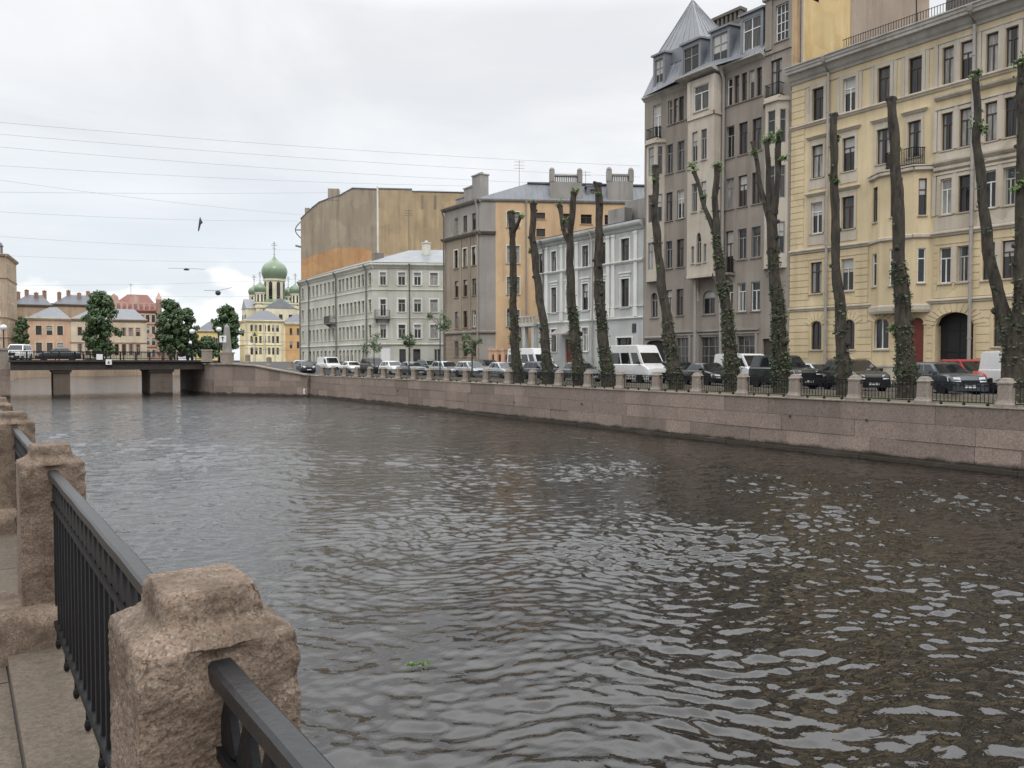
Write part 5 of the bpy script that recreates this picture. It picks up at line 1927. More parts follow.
# ------------------------------------------------------------------ the low white house
def white_house():
    root = thing('town_house', 'low whitish grey three storey house with white pilasters and red door canopy', 'house', (46, 53, 0))
    F = Fac(root, (46, 0), 0)
    Y0, Y1 = 45.95, 60.2
    cols = [(59.35, 60.0), (57.3, 58.08), (55.1, 55.85), (52.78, 53.62), (50.5, 51.25), (47.6, 48.6)]
    ops, gr = [], []
    for i, (a, b) in enumerate(cols):
        ops.append((a, b, 10.05, 11.92))
        if i:
            ops.append((a, b, 6.15, 8.55))
        if i in (1, 3, 4):
            gr.append((a, b, 2.5, 4.62))
    gr.append((47.25, 49.05, 2.1, 3.6))
    gr.append((54.95, 56.0, .14, 3.65))
    m = MB()
    F.wall(m, Y0, Y1, 0, 12.8, ops + gr, .26)
    m.build('wall', 'pale_grey_plaster', root)
    shell(root, [(46, Y0), (46, Y1), (56, Y1), (56, Y0)], 0, 12.8, skip=(0,), name='side_wall', mat='pale_grey_plaster')
    for q in ops + gr[:3]:
        F.window(*q, frame='frame_brown', style='T', sill='pale_trim', casing='pale_trim', cw=.12)
    F.window(*gr[3], frame='frame_brown', style='two', sill=None, casing='pale_trim', pane='pane_dark')
    g = MB()
    F.box(g, 54.93, 56.02, .14, 3.67, -.22, -.16)
    for u in (55.05, 55.52):
        F.box(g, u, u + .38, .4, 2.0, -.157, -.13)
        F.box(g, u, u + .38, 2.2, 3.4, -.157, -.13)
    g.build('door', 'door_red', root)
    g = MB()
    g.add([F.w(54.4, 4.2, .003), F.w(56.6, 4.2, .003), F.w(56.6, 4.0, 1.3), F.w(54.4, 4.0, 1.3), F.w(54.4, 4.9, .003), F.w(56.6, 4.9, .003), F.w(56.6, 4.12, 1.3), F.w(54.4, 4.12, 1.3)],
          [(0, 1, 2, 3), (4, 5, 6, 7), (0, 3, 7, 4), (1, 2, 6, 5), (3, 2, 6, 7)])
    g.build('door_canopy', 'chimney_plaster', root)
    m = MB()
    for u in (46.65, 49.35, 50.0, 51.95, 54.15, 56.35, 58.6, 59.0):
        m = MB()
        F.box(m, u, u + .38, 6.103, 9.75, .002, .09)
        F.box(m, u, u + .38, 9.75, 12.4, .002, .09)
        F.box(m, u - .04, u + .42, 5.35, 6.1, .002, .12)
        F.box(m, u - .05, u + .43, 12.2, 12.403, .002, .13)
        m.build('pilaster', 'pale_trim', root)
    m = MB()
    for a, b in cols:
        F.box(m, a - .2, b + .2, 9.0, 9.14, .002, .12)
        F.box(m, a - .1, b + .1, 8.75, 8.95, .002, .06)
    m.build('window_hood', 'pale_trim', root)
    m = MB()
    for z, h, p in ((5.1, .22, .16), (6.12, .1, .11), (9.78, .3, .2)):
        F.profile(m, Y0, Y1, [(.002, z), (p * .5, z + h * .2), (p, z + h * .6), (p, z + h * .85), (.002, z + h)])
    m.build('string_course', 'pale_trim', root)
    m = MB()
    F.profile(m, Y0, Y1 + .2, [(.002, 12.45), (.1, 12.5), (.2, 12.7), (.42, 12.85), (.5, 13.0), (.5, 13.2), (.002, 13.3)])
    m.build('cornice', 'pale_grey_plaster', root)
    poly_roof('roof', 'dark_roof', root, [(45.5, Y0, 13.25), (45.5, Y1, 13.25), (51, Y1, 14.0), (51, Y0, 14.0), (56, Y0, 13.2), (56, Y1, 13.2)], [(0, 1, 2, 3), (3, 2, 5, 4)])
    chimney_box(root, 50.2, 53.2, .5, 1.1, 13.3, 15.6, 'chimney_plaster', cap=False)
    chimney_box(root, 51.6, 51.2, .6, 2.2, 13.3, 16.4, 'chimney_plaster', cap=False)
    F.pipe(52.05, .2, 13.0, 'pipe_grey', .17, .07)
    F.pipe(59.15, .2, 13.0, 'pipe_dark', .17, .07)
    t = MB()
    F.box(t, 46.75, 47.2, 4.0, 4.75, .003, .05)
    t.build('house_sign', 'wire_black', root)
    # side porch with balustrade over the gap
    m = MB()
    F.box(m, 60.21, 63.3, 5.0, 5.35, -2.5, .5)
    F.box(m, 60.21, 63.3, 5.9, 6.05, .25, .45)
    for u in (60.3, 60.9, 61.5, 62.1, 62.7, 63.1):
        F.box(m, u, u + .12, 5.353, 5.9, .28, .42)
    for u in (60.3, 61.75, 62.9):
        F.box(m, u, u + .4, 0, 5.0, 0, .4)
    m.build('porch', 'pale_grey_plaster', root)
    m = MB()
    F.box(m, 60.7, 62.9, 0, 4.9, -2.5, -2.3)
    m.build('porch_door', 'door_dark', root)
white_house()

# ------------------------------------------------------------------ the orange house with its brown front
def orange_house():
    root = thing('apartment_house', 'five storey house with brown grey front and wide orange side wall under a zinc roof', 'house', (45.3, 69.5, 0))
    P = (45.3, 69.5)
    F = Fac(root, P, -1)
    W_ = 6.9
    S = Fac(root, P, 119.7, -1)
    LS = 30
    rows = [(15.6, 17.35), (11.85, 13.8), (8.65, 10.42), (5.25, 7.05), (2.1, 3.8)]
    cols = [(.6, 1.35), (2.32, 3.1), (4.1, 4.85)]
    ops = [(a, b, c, d) for c, d in rows for a, b in cols]
    m = MB()
    F.wall(m, 0, W_, 0, 15.1, [q for q in ops if q[3] < 15], .25)
    m.build('wall', 'brown_render', root)
    m = MB()
    F.wall(m, 0, W_, 15.1, 18.55, [q for q in ops if q[2] > 15], .25)
    S.wall(m, 0, 1.75, 0, 18.6, [], .2)
    m.build('upper_wall', 'grey_render', root)
    so = [(2.95, 4.3, 15.8, 17.4), (2.95, 4.3, 12.0, 13.85), (2.95, 4.3, 8.7, 10.55), (2.95, 4.3, 5.3, 7.05), (6.1, 7.05, 16.75, 17.4), (6.1, 7.05, 14.85, 15.7), (8.75, 9.75, 15.75, 17.35), (10.9, 12.1, 16.3, 17.3), (13.5, 14.75, 16.25, 17.3), (16.6, 17.6, 16.2, 17.3), (10.9, 12.1, 12.3, 14.0)]
    m = MB()
    S.wall(m, 1.75, LS, 0, 18.6, so, .25)
    m.build('side_wall', 'orange_plaster', root)
    a, b = F.w(W_, 0), S.w(LS, 0)
    shell_pts = [tuple((Vector(root.location) + v)[:2]) for v in (F.w(0, 0), F.w(W_, 0), F.w(W_, 0, -0.01) + S.d * LS, S.w(LS, 0))]
    shell(root, shell_pts, 0, 18.55, skip=(0, 3), name='back_wall', mat='grey_render')
    for q in ops:
        F.window(*q, frame='frame_brown', style='T' if q[2] < 15 else 'grid', sill='brown_render', casing='green_grey_trim' if 11 < q[2] < 12 else None)
    for i, q in enumerate(so):
        S.window(*q, frame='frame_brown', style='two' if q[3] - q[2] < 1 else 'cross', sill='orange_plaster', casing='green_grey_trim' if i < 4 else None, cw=.1, pane='pane_drapes' if i < 4 else ('pane_dark' if i % 3 else 'pane_mid'))
    m = MB()
    F.profile(m, -.3, W_ + .3, [(.002, 14.95), (.25, 15.05), (.4, 15.2), (.45, 15.32), (.002, 15.5)])
    S.profile(m, -.3, 1.75, [(.002, 14.95), (.25, 15.05), (.4, 15.2), (.45, 15.32), (.002, 15.5)])
    F.profile(m, -.2, W_ + .2, [(.002, 4.5), (.2, 4.6), (.22, 4.75), (.002, 4.9)])
    S.profile(m, -.2, 1.75, [(.002, 4.5), (.2, 4.6), (.22, 4.75), (.002, 4.9)])
    F.profile(m, -.35, W_ + .35, [(.002, 18.3), (.2, 18.4), (.35, 18.6), (.35, 18.7), (.002, 18.75)])
    S.profile(m, -.35, LS, [(.002, 18.45), (.14, 18.5), (.2, 18.62), (.2, 18.7), (.002, 18.75)])
    m.build('cornice', 'dark_base', root)
    m = MB()
    F.rustic(m, 0, W_, .3, 4.45, [(q[0] - .1, q[1] + .1, q[2], q[3]) for q in ops], .5)
    for u in (1.5, 3.3):
        F.box(m, u + .1, u + .55, 5.0, 14.9, .002, .07)
    m.build('pilaster', 'brown_render', root)
    # mansard roof set back from the eaves
    def C(u, z, d):
        return tuple(Vector(root.location) + S.w(u, z, -d))
    poly_roof('roof', 'zinc_roof', root, [C(-.3, 18.72, -.2), C(LS, 18.72, -.2), C(LS, 20.75, 1.4), C(5.3, 20.75, 1.4), C(5.3, 20.75, 9), C(LS, 20.75, 9), tuple(Vector(root.location) + F.w(W_ + .3, 18.72, .3)), C(LS, 18.7, 13)],
              [(0, 1, 2, 3), (3, 2, 5, 4), (0, 3, 4, 6), (6, 4, 5, 7)])
    m = MB()
    S.box(m, 5.3, LS, 20.752, 20.9, -1.6, -1.2)
    m.build('roof_ridge', 'dark_roof', root)
    m = MB()
    u = 1.5
    while u < LS - 1:
        f = min(1, max(0, (u + .3) / 5.6))
        m.tube([S.w(u, 18.76, .18), S.w(u, 18.76 + 2.0 * f, -1.4 * f + .18 * (1 - f))], .025, 4)
        u += .6
    m.build('roof_seam', 'light_zinc', root)
    # parapet pieces with scrolls, a curved dormer
    for u0, u1, zt in ((7.6, 11.0, 21.2), (13.8, 16.6, 21.4)):
        m = MB()
        S.box(m, u0, u1, 18.8, zt - .5, -.5, .06)
        n = int((u1 - u0 - .6) / .2)
        for i in range(n):
            u = u0 + .3 + (u1 - u0 - .6) * (i + .5) / n
            S.box(m, u - .05, u + .05, zt - .5, zt + .12, -.35, -.1)
        S.box(m, u0, u1, zt + .12, zt + .3, -.5, .02)
        for u in (u0 + .2, u1 - .2):
            S.box(m, u - .25, u + .25, zt - .5, zt + .65, -.55, .1)
            q = S.w(u, zt + .65, -.22)
            m.lathe([(.27, zt + .65), (.3, zt + .8), (.2, zt + .98), (.05, zt + 1.05)], q.x, q.y, 10)
        m.build('roof_parapet', 'chimney_plaster', root)
    m = MB()
    n = 10
    S.wall(m, 11.6, 13.0, 19.0, 20.4, [(11.85, 12.75, 19.1, 20.1, .35)], .2, -.35)
    S.profile(m, 11.5, 13.1, [(-.3, 20.35), (-.3, 20.5), (-1.6, 20.5), (-1.6, 20.35)])
    d = m.build('dormer', 'zinc_roof', root)
    S.window(11.85, 12.75, 19.1, 20.1, 'frame_grey', 'two', arch=.35, off=-.35, parent=d, name='dormer_window', rec=.15)
    # stepped chimneys over the brown front
    rz = -R(0)
    for i, (u, zt) in enumerate(((2.6, 20.3), (1.5, 21.2), (.5, 22.3))):
        q = Vector(root.location) + S.w(.35, 0, -5.4 + (i - 1) * 0) + F.d * (3.2 - i * 1.7)
        chimney_box(root, q.x, q.y, .55, .85, 18.0, zt, 'chimney_plaster')
    q = Vector(root.location) + S.w(4.6, 0, -3)
    antenna(root, q.x, q.y, 20.5, 23.6)
    q = Vector(root.location) + S.w(12.2, 0, -4)
    antenna(root, q.x, q.y, 20.5, 22.9, 2)
    F.pipe(.02, .2, 18.5, 'pipe_grey', .2, .09, .2)
    S.pipe(5.0, 3, 18.5, 'pipe_grey', .15, .07, .15)
    F.pipe(W_ - .1, .2, 18.5, 'pipe_dark', .2, .09, .2)
    # gate between this house and the white one
    t = thing('courtyard_gate', 'peach posts with brown red gate panels between the orange and white houses', 'gate', (46.6, 65.6, 0))
    G = Fac(t, (46.6, 63.4), -2)
    m = MB()
    for u in (0, 1.15, 2.9, 4.1, 5.2):
        G.box(m, u, u + .5, 0, 2.7, -.25, .25)
        G.box(m, u - .06, u + .56, 2.703, 2.9, -.31, .31)
    m.build('post', 'peach_wall', t)
    m = MB()
    for a, b in ((.5, 1.15), (1.65, 2.9), (3.4, 4.1), (4.6, 5.2)):
        n = int((b - a) / .16)
        for i in range(n):
            u = a + (b - a) * i / n
            G.box(m, u + .01, u + (b - a) / n - .01, .1, 2.3, -.03, .03)
        G.box(m, a + .003, b - .003, 1.9, 2.0, .03, .06)
        G.box(m, a + .003, b - .003, .4, .5, .03, .06)
    m.build('gate_leaf', 'door_red', t)
orange_house()

# ------------------------------------------------------------------ the grey green corner house and the old fire wall behind it
def corner_house():
    root = thing('corner_house', 'long grey green four storey corner house with white framed windows and two small balconies', 'house', (44.4, 93.6, 0))
    P = (44.4, 93.6)
    F = Fac(root, P, 2)
    S = Fac(root, P, 119.5, -1)
    LF, LS = 29.0, 14.0
    rows = [(11.5, 13.15), (8.0, 9.65), (4.55, 6.35)]
    fc = [27.5, 24.2, 22.5, 20.8, 19.1, 17.4, 15.7, 14.0, 11.4, 10.05, 8.6, 7.15, 5.75, 4.4, 3.05, .75]
    ops = [(u - .45, u + .45, c, d) for c, d in rows for u in fc]
    gr = [(u - .5, u + .5, .5 if i % 3 == 0 else 1.2, 3.1, .3) for i, u in enumerate(fc[:-1])]
    sc_ = [(1.0, 1.75), (3.35, 4.25), (5.4, 6.3), (7.5, 8.5), (10.2, 11.2), (12.4, 13.3)]
    sops = [(a, b, c, d) for c, d in rows for a, b in sc_]
    sops[6] = (1.0, 1.75, 7.45, 9.65)
    sg = [(3.45, 4.3, 1.1, 3.15), (5.25, 6.2, 1.1, 3.15), (1.0, 2.3, .14, 3.5), (8.0, 8.8, 1.1, 3.15)]
    m = MB()
    F.wall(m, 0, LF, 0, 14.0, ops + gr, .25)
    S.wall(m, 0, LS, 0, 14.0, sops + sg, .25)
    m.build('wall', 'green_grey_plaster', root)
    pts = [tuple((Vector(root.location) + v)[:2]) for v in (F.w(0, 0), F.w(LF, 0), F.w(LF, 0) + S.d * LS, S.w(LS, 0))]
    shell(root, pts, 0, 13.95, skip=(0, 3), name='back_wall', mat='green_grey_plaster')
    for q in ops:
        F.window(*q, frame='frame_cream', style='T', sill='green_grey_trim', casing='green_grey_trim', cw=.16)
    for q in gr:
        F.window(*q[:4], frame='frame_cream', style='two', sill=None, casing='green_grey_trim', cw=.14, arch=q[4])
    for i, q in enumerate(sops):
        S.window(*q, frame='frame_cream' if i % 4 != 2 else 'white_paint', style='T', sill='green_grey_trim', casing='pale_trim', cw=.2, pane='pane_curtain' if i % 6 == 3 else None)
    for q in sg[:2] + sg[3:]:
        S.window(*q, frame='frame_brown', style='two', sill='green_grey_trim', casing=None, pane='pane_dark')
    g = MB()
    a, b, c, d = sg[2]
    S.box(g, a - .02, b + .02, c, d + .02, -.2, -.14)
    S.box(g, a + .1, (a + b) / 2 - .03, .4, 3.1, -.137, -.11)
    S.box(g, (a + b) / 2 + .03, b - .1, .4, 3.1, -.137, -.11)
    g.build('door', 'white_paint', root)
    m = MB()
    for f, l in ((F, LF), (S, LS)):
        for z, h, p in ((10.75, .2, .12), (3.6, .28, .18), (7.1, .14, .08)):
            f.profile(m, -.1, l, [(.002, z), (p * .6, z + h * .3), (p, z + h * .6), (p, z + h * .85), (.002, z + h)])
        f.box(m, -.05, l, 0, .7, .002, .08)
    m.build('string_course', 'green_grey_trim', root)
    m = MB()
    for f, l in ((F, LF), (S, LS)):
        f.profile(m, -.3, l + .1, [(.002, 13.65), (.12, 13.7), (.2, 13.9), (.45, 14.05), (.5, 14.15), (.5, 14.32), (.002, 14.45)])
    m.build('cornice', 'green_grey_trim', root)
    V = Vector(root.location)
    c0, c1, c2, c3 = V + F.w(-.3, 14.42, .4) , V + F.w(LF, 14.42, .4), V + F.w(LF, 14.42) + S.d * LS, V + S.w(LS, 14.42, .4)
    r0 = V + F.w(1.2, 16.6) + S.d * 6.2 + Vector((.6, 3, 0))
    r1 = V + F.w(LF, 16.6) + S.d * 6.5
    r2 = V + S.w(LS, 17.0, -5)
    poly_roof('roof', 'light_zinc', root, [tuple(q) for q in (c0, c1, c2, c3, r0, r1, r2)], [(0, 1, 5, 4), (0, 4, 6, 3), (1, 2, 5), (4, 5, 2, 6), (6, 2, 3)])
    F.balcony(13.2, 15.6, 7.05, .95)
    S.balcony(.3, 2.3, 7.2, .9)
    for u in (LF - .6 - 4, 12.7, 1.7):
        F.pipe(u, .2, 14.2, 'pipe_dark', .16, .09, .3)
    F.pipe(LF - .4, .2, 14.2, 'pipe_dark', .16, .09, .3)
    S.pipe(4.8, .2, 14.2, 'pipe_dark', .16, .08, .3)
    q = V + S.w(7.0, 0, -3)
    chimney_box(root, q.x, q.y, .42, .42, 14.8, 17.4, 'green_grey_trim')
    q = V + S.w(.55, 0, -2.9)
    chimney_box(root, q.x, q.y, .6, .6, 14.4, 16.0, 'dark_base', cap=False)
    m = MB()
    m.tube([(0, 0, 15.9), (0, 0, 24.9)], .12, 8)
    m.build('mast', 'pale_trim', root, loc=(q.x - V.x, q.y - V.y, 0))
    q = V + S.w(4.6, 0, -6)
    antenna(root, q.x, q.y, 15.5, 22.5, 3, .05)
    S.box
corner_house()

def old_firewall():
    k = 1.04
    root = thing('apartment_house', 'tall windowless brown and ochre fire wall house looming behind the grey green corner house', 'house', (45.76, 126.9, 0))
    S = Fac(root, (45.76, 126.9), 119.5, -1)
    Z = lambda z: CAM_Z + (z - CAM_Z) * k
    out = [(1.33, 0), (1.39, Z(24.16)), (2.1, Z(24.9)), (3.13, Z(25.9)), (4.2, Z(26.8)), (5.6, Z(27.4)), (7.7, Z(28.1)), (9.5, Z(29.2)), (13.4, Z(29.15))]
    m = MB()
    def slab(pts, o0, o1):
        n = len(pts)
        m.add([S.w(u * k, z, o0) for u, z in pts] + [S.w(u * k, z, o1) for u, z in pts], [tuple(range(n)), tuple(range(2 * n - 1, n - 1, -1))] + [(i, (i + 1) % n, n + (i + 1) % n, n + i) for i in range(n)])
    slab(out + [(13.4, 0)], 0, -11)
    m.build('wall', 'old_brown_wall', root)
    m = MB()
    slab([(13.4, 0), (13.4, Z(29.15)), (19, Z(29.2)), (19, Z(28.9)), (29, Z(28.75)), (29, 0)], .01, -11)
    m.build('ochre_wall', 'ochre_wall', root)
    m = MB()
    for (u0, z0), (u1, z1) in zip(out[1:], out[2:]):
        m.hexa([S.w(u0 * k - .05, z0 + .01, .15), S.w(u1 * k, z1 + .01, .15), S.w(u1 * k, z1 + .01, -11.1), S.w(u0 * k - .05, z0 + .01, -11.1), S.w(u0 * k - .05, z0 + .14, .15), S.w(u1 * k, z1 + .14, .15), S.w(u1 * k, z1 + .14, -11.1), S.w(u0 * k - .05, z0 + .14, -11.1)])
    S.box(m, 13.4 * k, 19 * k, Z(29.2) + .01, Z(29.2) + .2, -11, .12)
    S.box(m, 19 * k + .01, 29 * k, Z(28.9) + .01, Z(28.9) + .15, -11, .12)
    m.build('roof_edge', 'zinc_roof', root)
    m = MB()
    edge = [(1.45, Z(17.75)), (3.1, Z(18.3)), (4.4, Z(18.9)), (5.0, Z(18.75)), (6.1, Z(19.35)), (7.4, Z(19.75)), (8.0, Z(19.55)), (9.0, Z(19.85)), (10.0, Z(19.75)), (11.0, Z(19.8)), (12.6, Z(19.3)), (12.6, Z(14)), (1.45, Z(14))]
    slab(edge, .012, .05)
    m.build('bare_patch', 'rust_patch', root)
    m = MB()
    S.box(m, 5.65 * k, 7.4 * k, Z(27.3), Z(29.1), -1.2, .05)
    S.box(m, 2.0 * k, 2.7 * k, Z(25), Z(26), -1, -.2)
    m.build('chimney', 'old_brown_wall', root)
    m = MB()
    n = 12
    q = [S.w(1.33 * k - .9 * math.sin(math.pi * i / n), Z(21.2 + 2.6 * i / n), -.4) for i in range(n + 1)]
    m.tube(q, .09, 6)
    m.tube([S.w(1.33 * k - .9, Z(22.5), -.4), S.w(1.33 * k, Z(22.5), -.4)], .1, 6)
    m.tube([S.w(1.33 * k - .9, Z(20), -.4), S.w(1.33 * k, Z(19.8), -.4)], .16, 6)
    m.build('bracket', 'dark_base', root)
    m = MB()
    for u in (20.5, 22.6):
        S.box(m, u * k, u * k + .25, Z(26.3), Z(28.4), .012, .12)
    m.build('drainpipe', 'dark_base', root)
old_firewall()

# ------------------------------------------------------------------ houses beyond the bridge
def plain_house(label, P, yaw, L, depth, zt, wall_m, rows, ncol, trim, roof_m, roof_h=2.0, ww=1.1, side_yaw=None, side_cols=0, extra=None, nm='distant_house', frame='frame_brown', casing=None, courses=(), side=-1, margin=1.2):
    root = thing(nm, label, 'house', (P[0], P[1], 0), 0)
    F = Fac(root, P, yaw, side)
    S = Fac(root, P, yaw + 90 * side, -side)
    def cols(l, n):
        return [margin + (l - 2 * margin) * (i + .5) / n for i in range(n)]
    fo = [(u - ww / 2, u + ww / 2, a, b) for a, b in rows for u in cols(L, ncol)]
    so = [(u - ww / 2, u + ww / 2, a, b) for a, b in rows for u in cols(depth, side_cols)] if side_cols else []
    m = MB()
    F.wall(m, 0, L, 0, zt, fo, .25)
    S.wall(m, 0, depth, 0, zt, so, .25)
    m.build('wall', wall_m, root)
    V = Vector(root.location)
    pts = [tuple((V + v)[:2]) for v in (F.w(0, 0), F.w(L, 0), F.w(L, 0, -depth), F.w(0, 0, -depth))]
    shell(root, pts, 0, zt - .02, skip=(0, 3), name='back_wall', mat=wall_m)
    for f, oo in ((F, fo), (S, so)):
        for q in oo:
            f.window(*q, frame=frame, style='T', sill=None, casing=casing, cw=.22)
    m = MB()
    for f, l in ((F, L), (S, depth)):
        f.profile(m, -.5, l + .3, [(.002, zt - .7), (.3, zt - .5), (.6, zt - .1), (.6, zt + .1), (.002, zt + .2)])
        for z in courses:
            f.profile(m, -.2, l + .1, [(.002, z), (.2, z + .1), (.2, z + .3), (.002, z + .35)])
    m.build('cornice', trim, root)
    a = [V + F.w(0, zt + .1, .5), V + F.w(L, zt + .1, .5), V + F.w(L, zt + .1, -depth), V + F.w(0, zt + .1, -depth)]
    r = [V + F.w(depth * .4, zt + roof_h, -depth / 2), V + F.w(L - depth * .25, zt + roof_h, -depth / 2)]
    poly_roof('roof', roof_m, root, [tuple(q) for q in a + r], [(0, 1, 5, 4), (1, 2, 5), (2, 3, 4, 5), (3, 0, 4)])
    return root, F, S

# tall ornate block at the left edge
r, F, S = plain_house('tall ornate sand coloured block cut by the left edge, with small dome on its corner', (10.7, 232), -80, 26, 18, 28.0, 'sand_wall', [(22.6, 26), (17.6, 21), (12.8, 16.2), (8, 11.2), (3, 6)], 16, 'sand_wall', 'dark_roof', 1.5, .8, side_cols=7, casing='cream_wall', courses=(22, 12.2, 7.2), side=1)
m = MB()
m.lathe([(1.9, 28), (1.9, 30.0), (2.1, 30.1), (1.7, 31.0), (.9, 31.6), (.1, 31.8)], -2.4, 2.4, 14)
m.build('corner_dome', 'dark_roof', r, True, 40)
m = MB()
for i in range(12):
    F.box(m, 1 + i * 2, 1.4 + i * 2, 28.1, 29.5, -.1, .3)
F.box(m, 1, 24, 29.5, 29.7, -.1, .3)
m.build('roof_parapet', 'sand_wall', r)
F.balcony(1.5, 6, 15.5, 1.2)

# two storey pink and cream house with blue grey roof
r, F, S = plain_house('two storey peach house with bluish hipped roof beyond the left of the bridge', (15.3, 236), 96, 9.6, 12, 12.6, 'peach_wall', [(8.2, 10.6), (3.2, 6.2)], 3, 'cream_wall', 'zinc_roof', 3.2, 1.3, casing='cream_wall', side=-1)
r2, F2, S2 = plain_house('cream wing of the peach house with a row of slim windows and small balcony', (24.9, 235.0), 101, 18, 12, 12.6, 'cream_wall', [(8.2, 10.4), (3.0, 6.0)], 9, 'sand_wall', 'zinc_roof', 3.2, .95, casing='peach_wall', courses=(6.2,), side=-1)
F2.balcony(3, 8.5, 2.2, 1.2)
for i, (x, y, w, h) in enumerate(((13, 262, 10, 17.5), (24, 270, 12, 18.5), (38, 275, 14, 16.5), (51, 290, 12, 15.5))):
    lab = ('dark roofed house behind the ornate block at far left', 'house with many chimneys behind the peach house', 'brownish roof behind the cream wing, left of the biggest leafy tree', 'low far house with dark roof right behind the biggest leafy tree')[i]
    r, F, S = plain_house(lab, (x, y), 96, w, 10, h, 'sand_wall', [(10, 12)], 4, 'dark_base', 'dark_roof', 3.2, 1.0)
    for k in range(4):
        chimney_box(r, x + 2 + k * w / 4.5, y + 3 + (k % 2) * 2, .5, .5, h, h + 3.6 + (k % 2) * .8, 'brick_chimney')

# the red and pink house with steep red roof and turret
r, F, S = plain_house('tall pink brick house with steep red roof and pale corner turret between leafy trees', (36.2, 256), 101, 14.6, 14, 16.5, 'brick_pink', [(13.0, 15.2), (9.6, 11.8), (6.2, 8.4), (2.6, 4.8)], 8, 'brick_red', 'red_roof', 5.2, .95, casing='cream_wall', courses=(12.2, 5.4), side=-1, side_cols=3)
m = MB()
for i in range(9):
    F.box(m, .9 + i * 1.5, 1.4 + i * 1.5, 16.75, 18.4, -.4, .3)
F.box(m, .7, 13.8, 18.4, 18.8, -.4, .3)
m.build('attic_arcade', 'brick_pink', r)
m = MB()
for u in (2.2, 7.6):
    m.add([F.w(u - 1.4, 18.8, .2), F.w(u + 1.4, 18.8, .2), F.w(u + 1.1, 20.4, .2), F.w(u, 21.3, .2), F.w(u - 1.1, 20.4, .2), F.w(u - 1.4, 18.8, -.5), F.w(u + 1.4, 18.8, -.5), F.w(u + 1.1, 20.4, -.5), F.w(u, 21.3, -.5), F.w(u - 1.1, 20.4, -.5)],
          [(0, 1, 2, 3, 4), (9, 8, 7, 6, 5), (0, 1, 6, 5), (1, 2, 7, 6), (2, 3, 8, 7), (3, 4, 9, 8), (4, 0, 5, 9)])
m.build('gable', 'brick_pink', r)
m = MB()
q = F.w(14.2, 0, .2)
m.lathe([(.8, 4), (.8, 19.6), (.95, 19.8), (.8, 20.4), (.4, 21.2), (.06, 22)], q.x, q.y, 12)
m.build('turret', 'brick_pink', r, True, 40)
antenna(r, 44, 262, 20, 25, 2, .05)
F.balcony(4, 9.5, 5.6, 1.2)

# yellow houses below the church
r, F, S = plain_house('small yellow house with pale gable wall between the two right hand leafy trees', (60.5, 252), 100, 8, 10, 10.8, 'bright_yellow', [(6.5, 8.5), (2.5, 4.8)], 3, 'cream_wall', 'dark_roof', 3, 1.2, casing='cream_wall')
x0 = (73.0, 244)
r, F, S = plain_house('bright yellow long house with white pilasters on the street right of the obelisk', x0, 99, 11.5, 13, 14.0, 'pale_yellow', [(10.6, 12.6), (7.0, 9.2), (3.4, 5.6)], 7, 'pale_yellow', 'dark_roof', 3.4, .8, casing=None, courses=(6.3,))
m = MB()
for u in (.1, 2.2, 5.4, 8.6, 10.9):
    F.box(m, u, u + .5, 0, 13.3, .002, .2)
m.build('pilaster', 'cream_wall', r)
r, F, S = plain_house('amber house block with pale corner strips beneath the church', (84.6, 243), 100, 9.0, 13, 13.4, 'amber_wall', [(9.6, 11.8), (5.4, 7.6)], 3, 'pale_yellow', 'dark_roof', 3.4, .8, casing=None)
m = MB()
for u, w in ((0, .5), (6.6, 2.3)):
    F.box(m, u, u + w, 0, 12.7, .002, .2)
m.build('pilaster', 'pale_yellow', r)
r, F, S = plain_house('second amber block with pale pilasters, furthest right under the church', (94.0, 242), 100, 10, 13, 13.2, 'amber_wall', [(9.6, 11.8), (5.4, 7.6)], 3, 'pale_yellow', 'dark_roof', 3.0, .8, casing=None)
m = MB()
for u, w in ((4.5, 2.0), (8.6, 1.3)):
    F.box(m, u, u + w, 0, 12.5, .002, .2)
m.build('pilaster', 'pale_yellow', r)

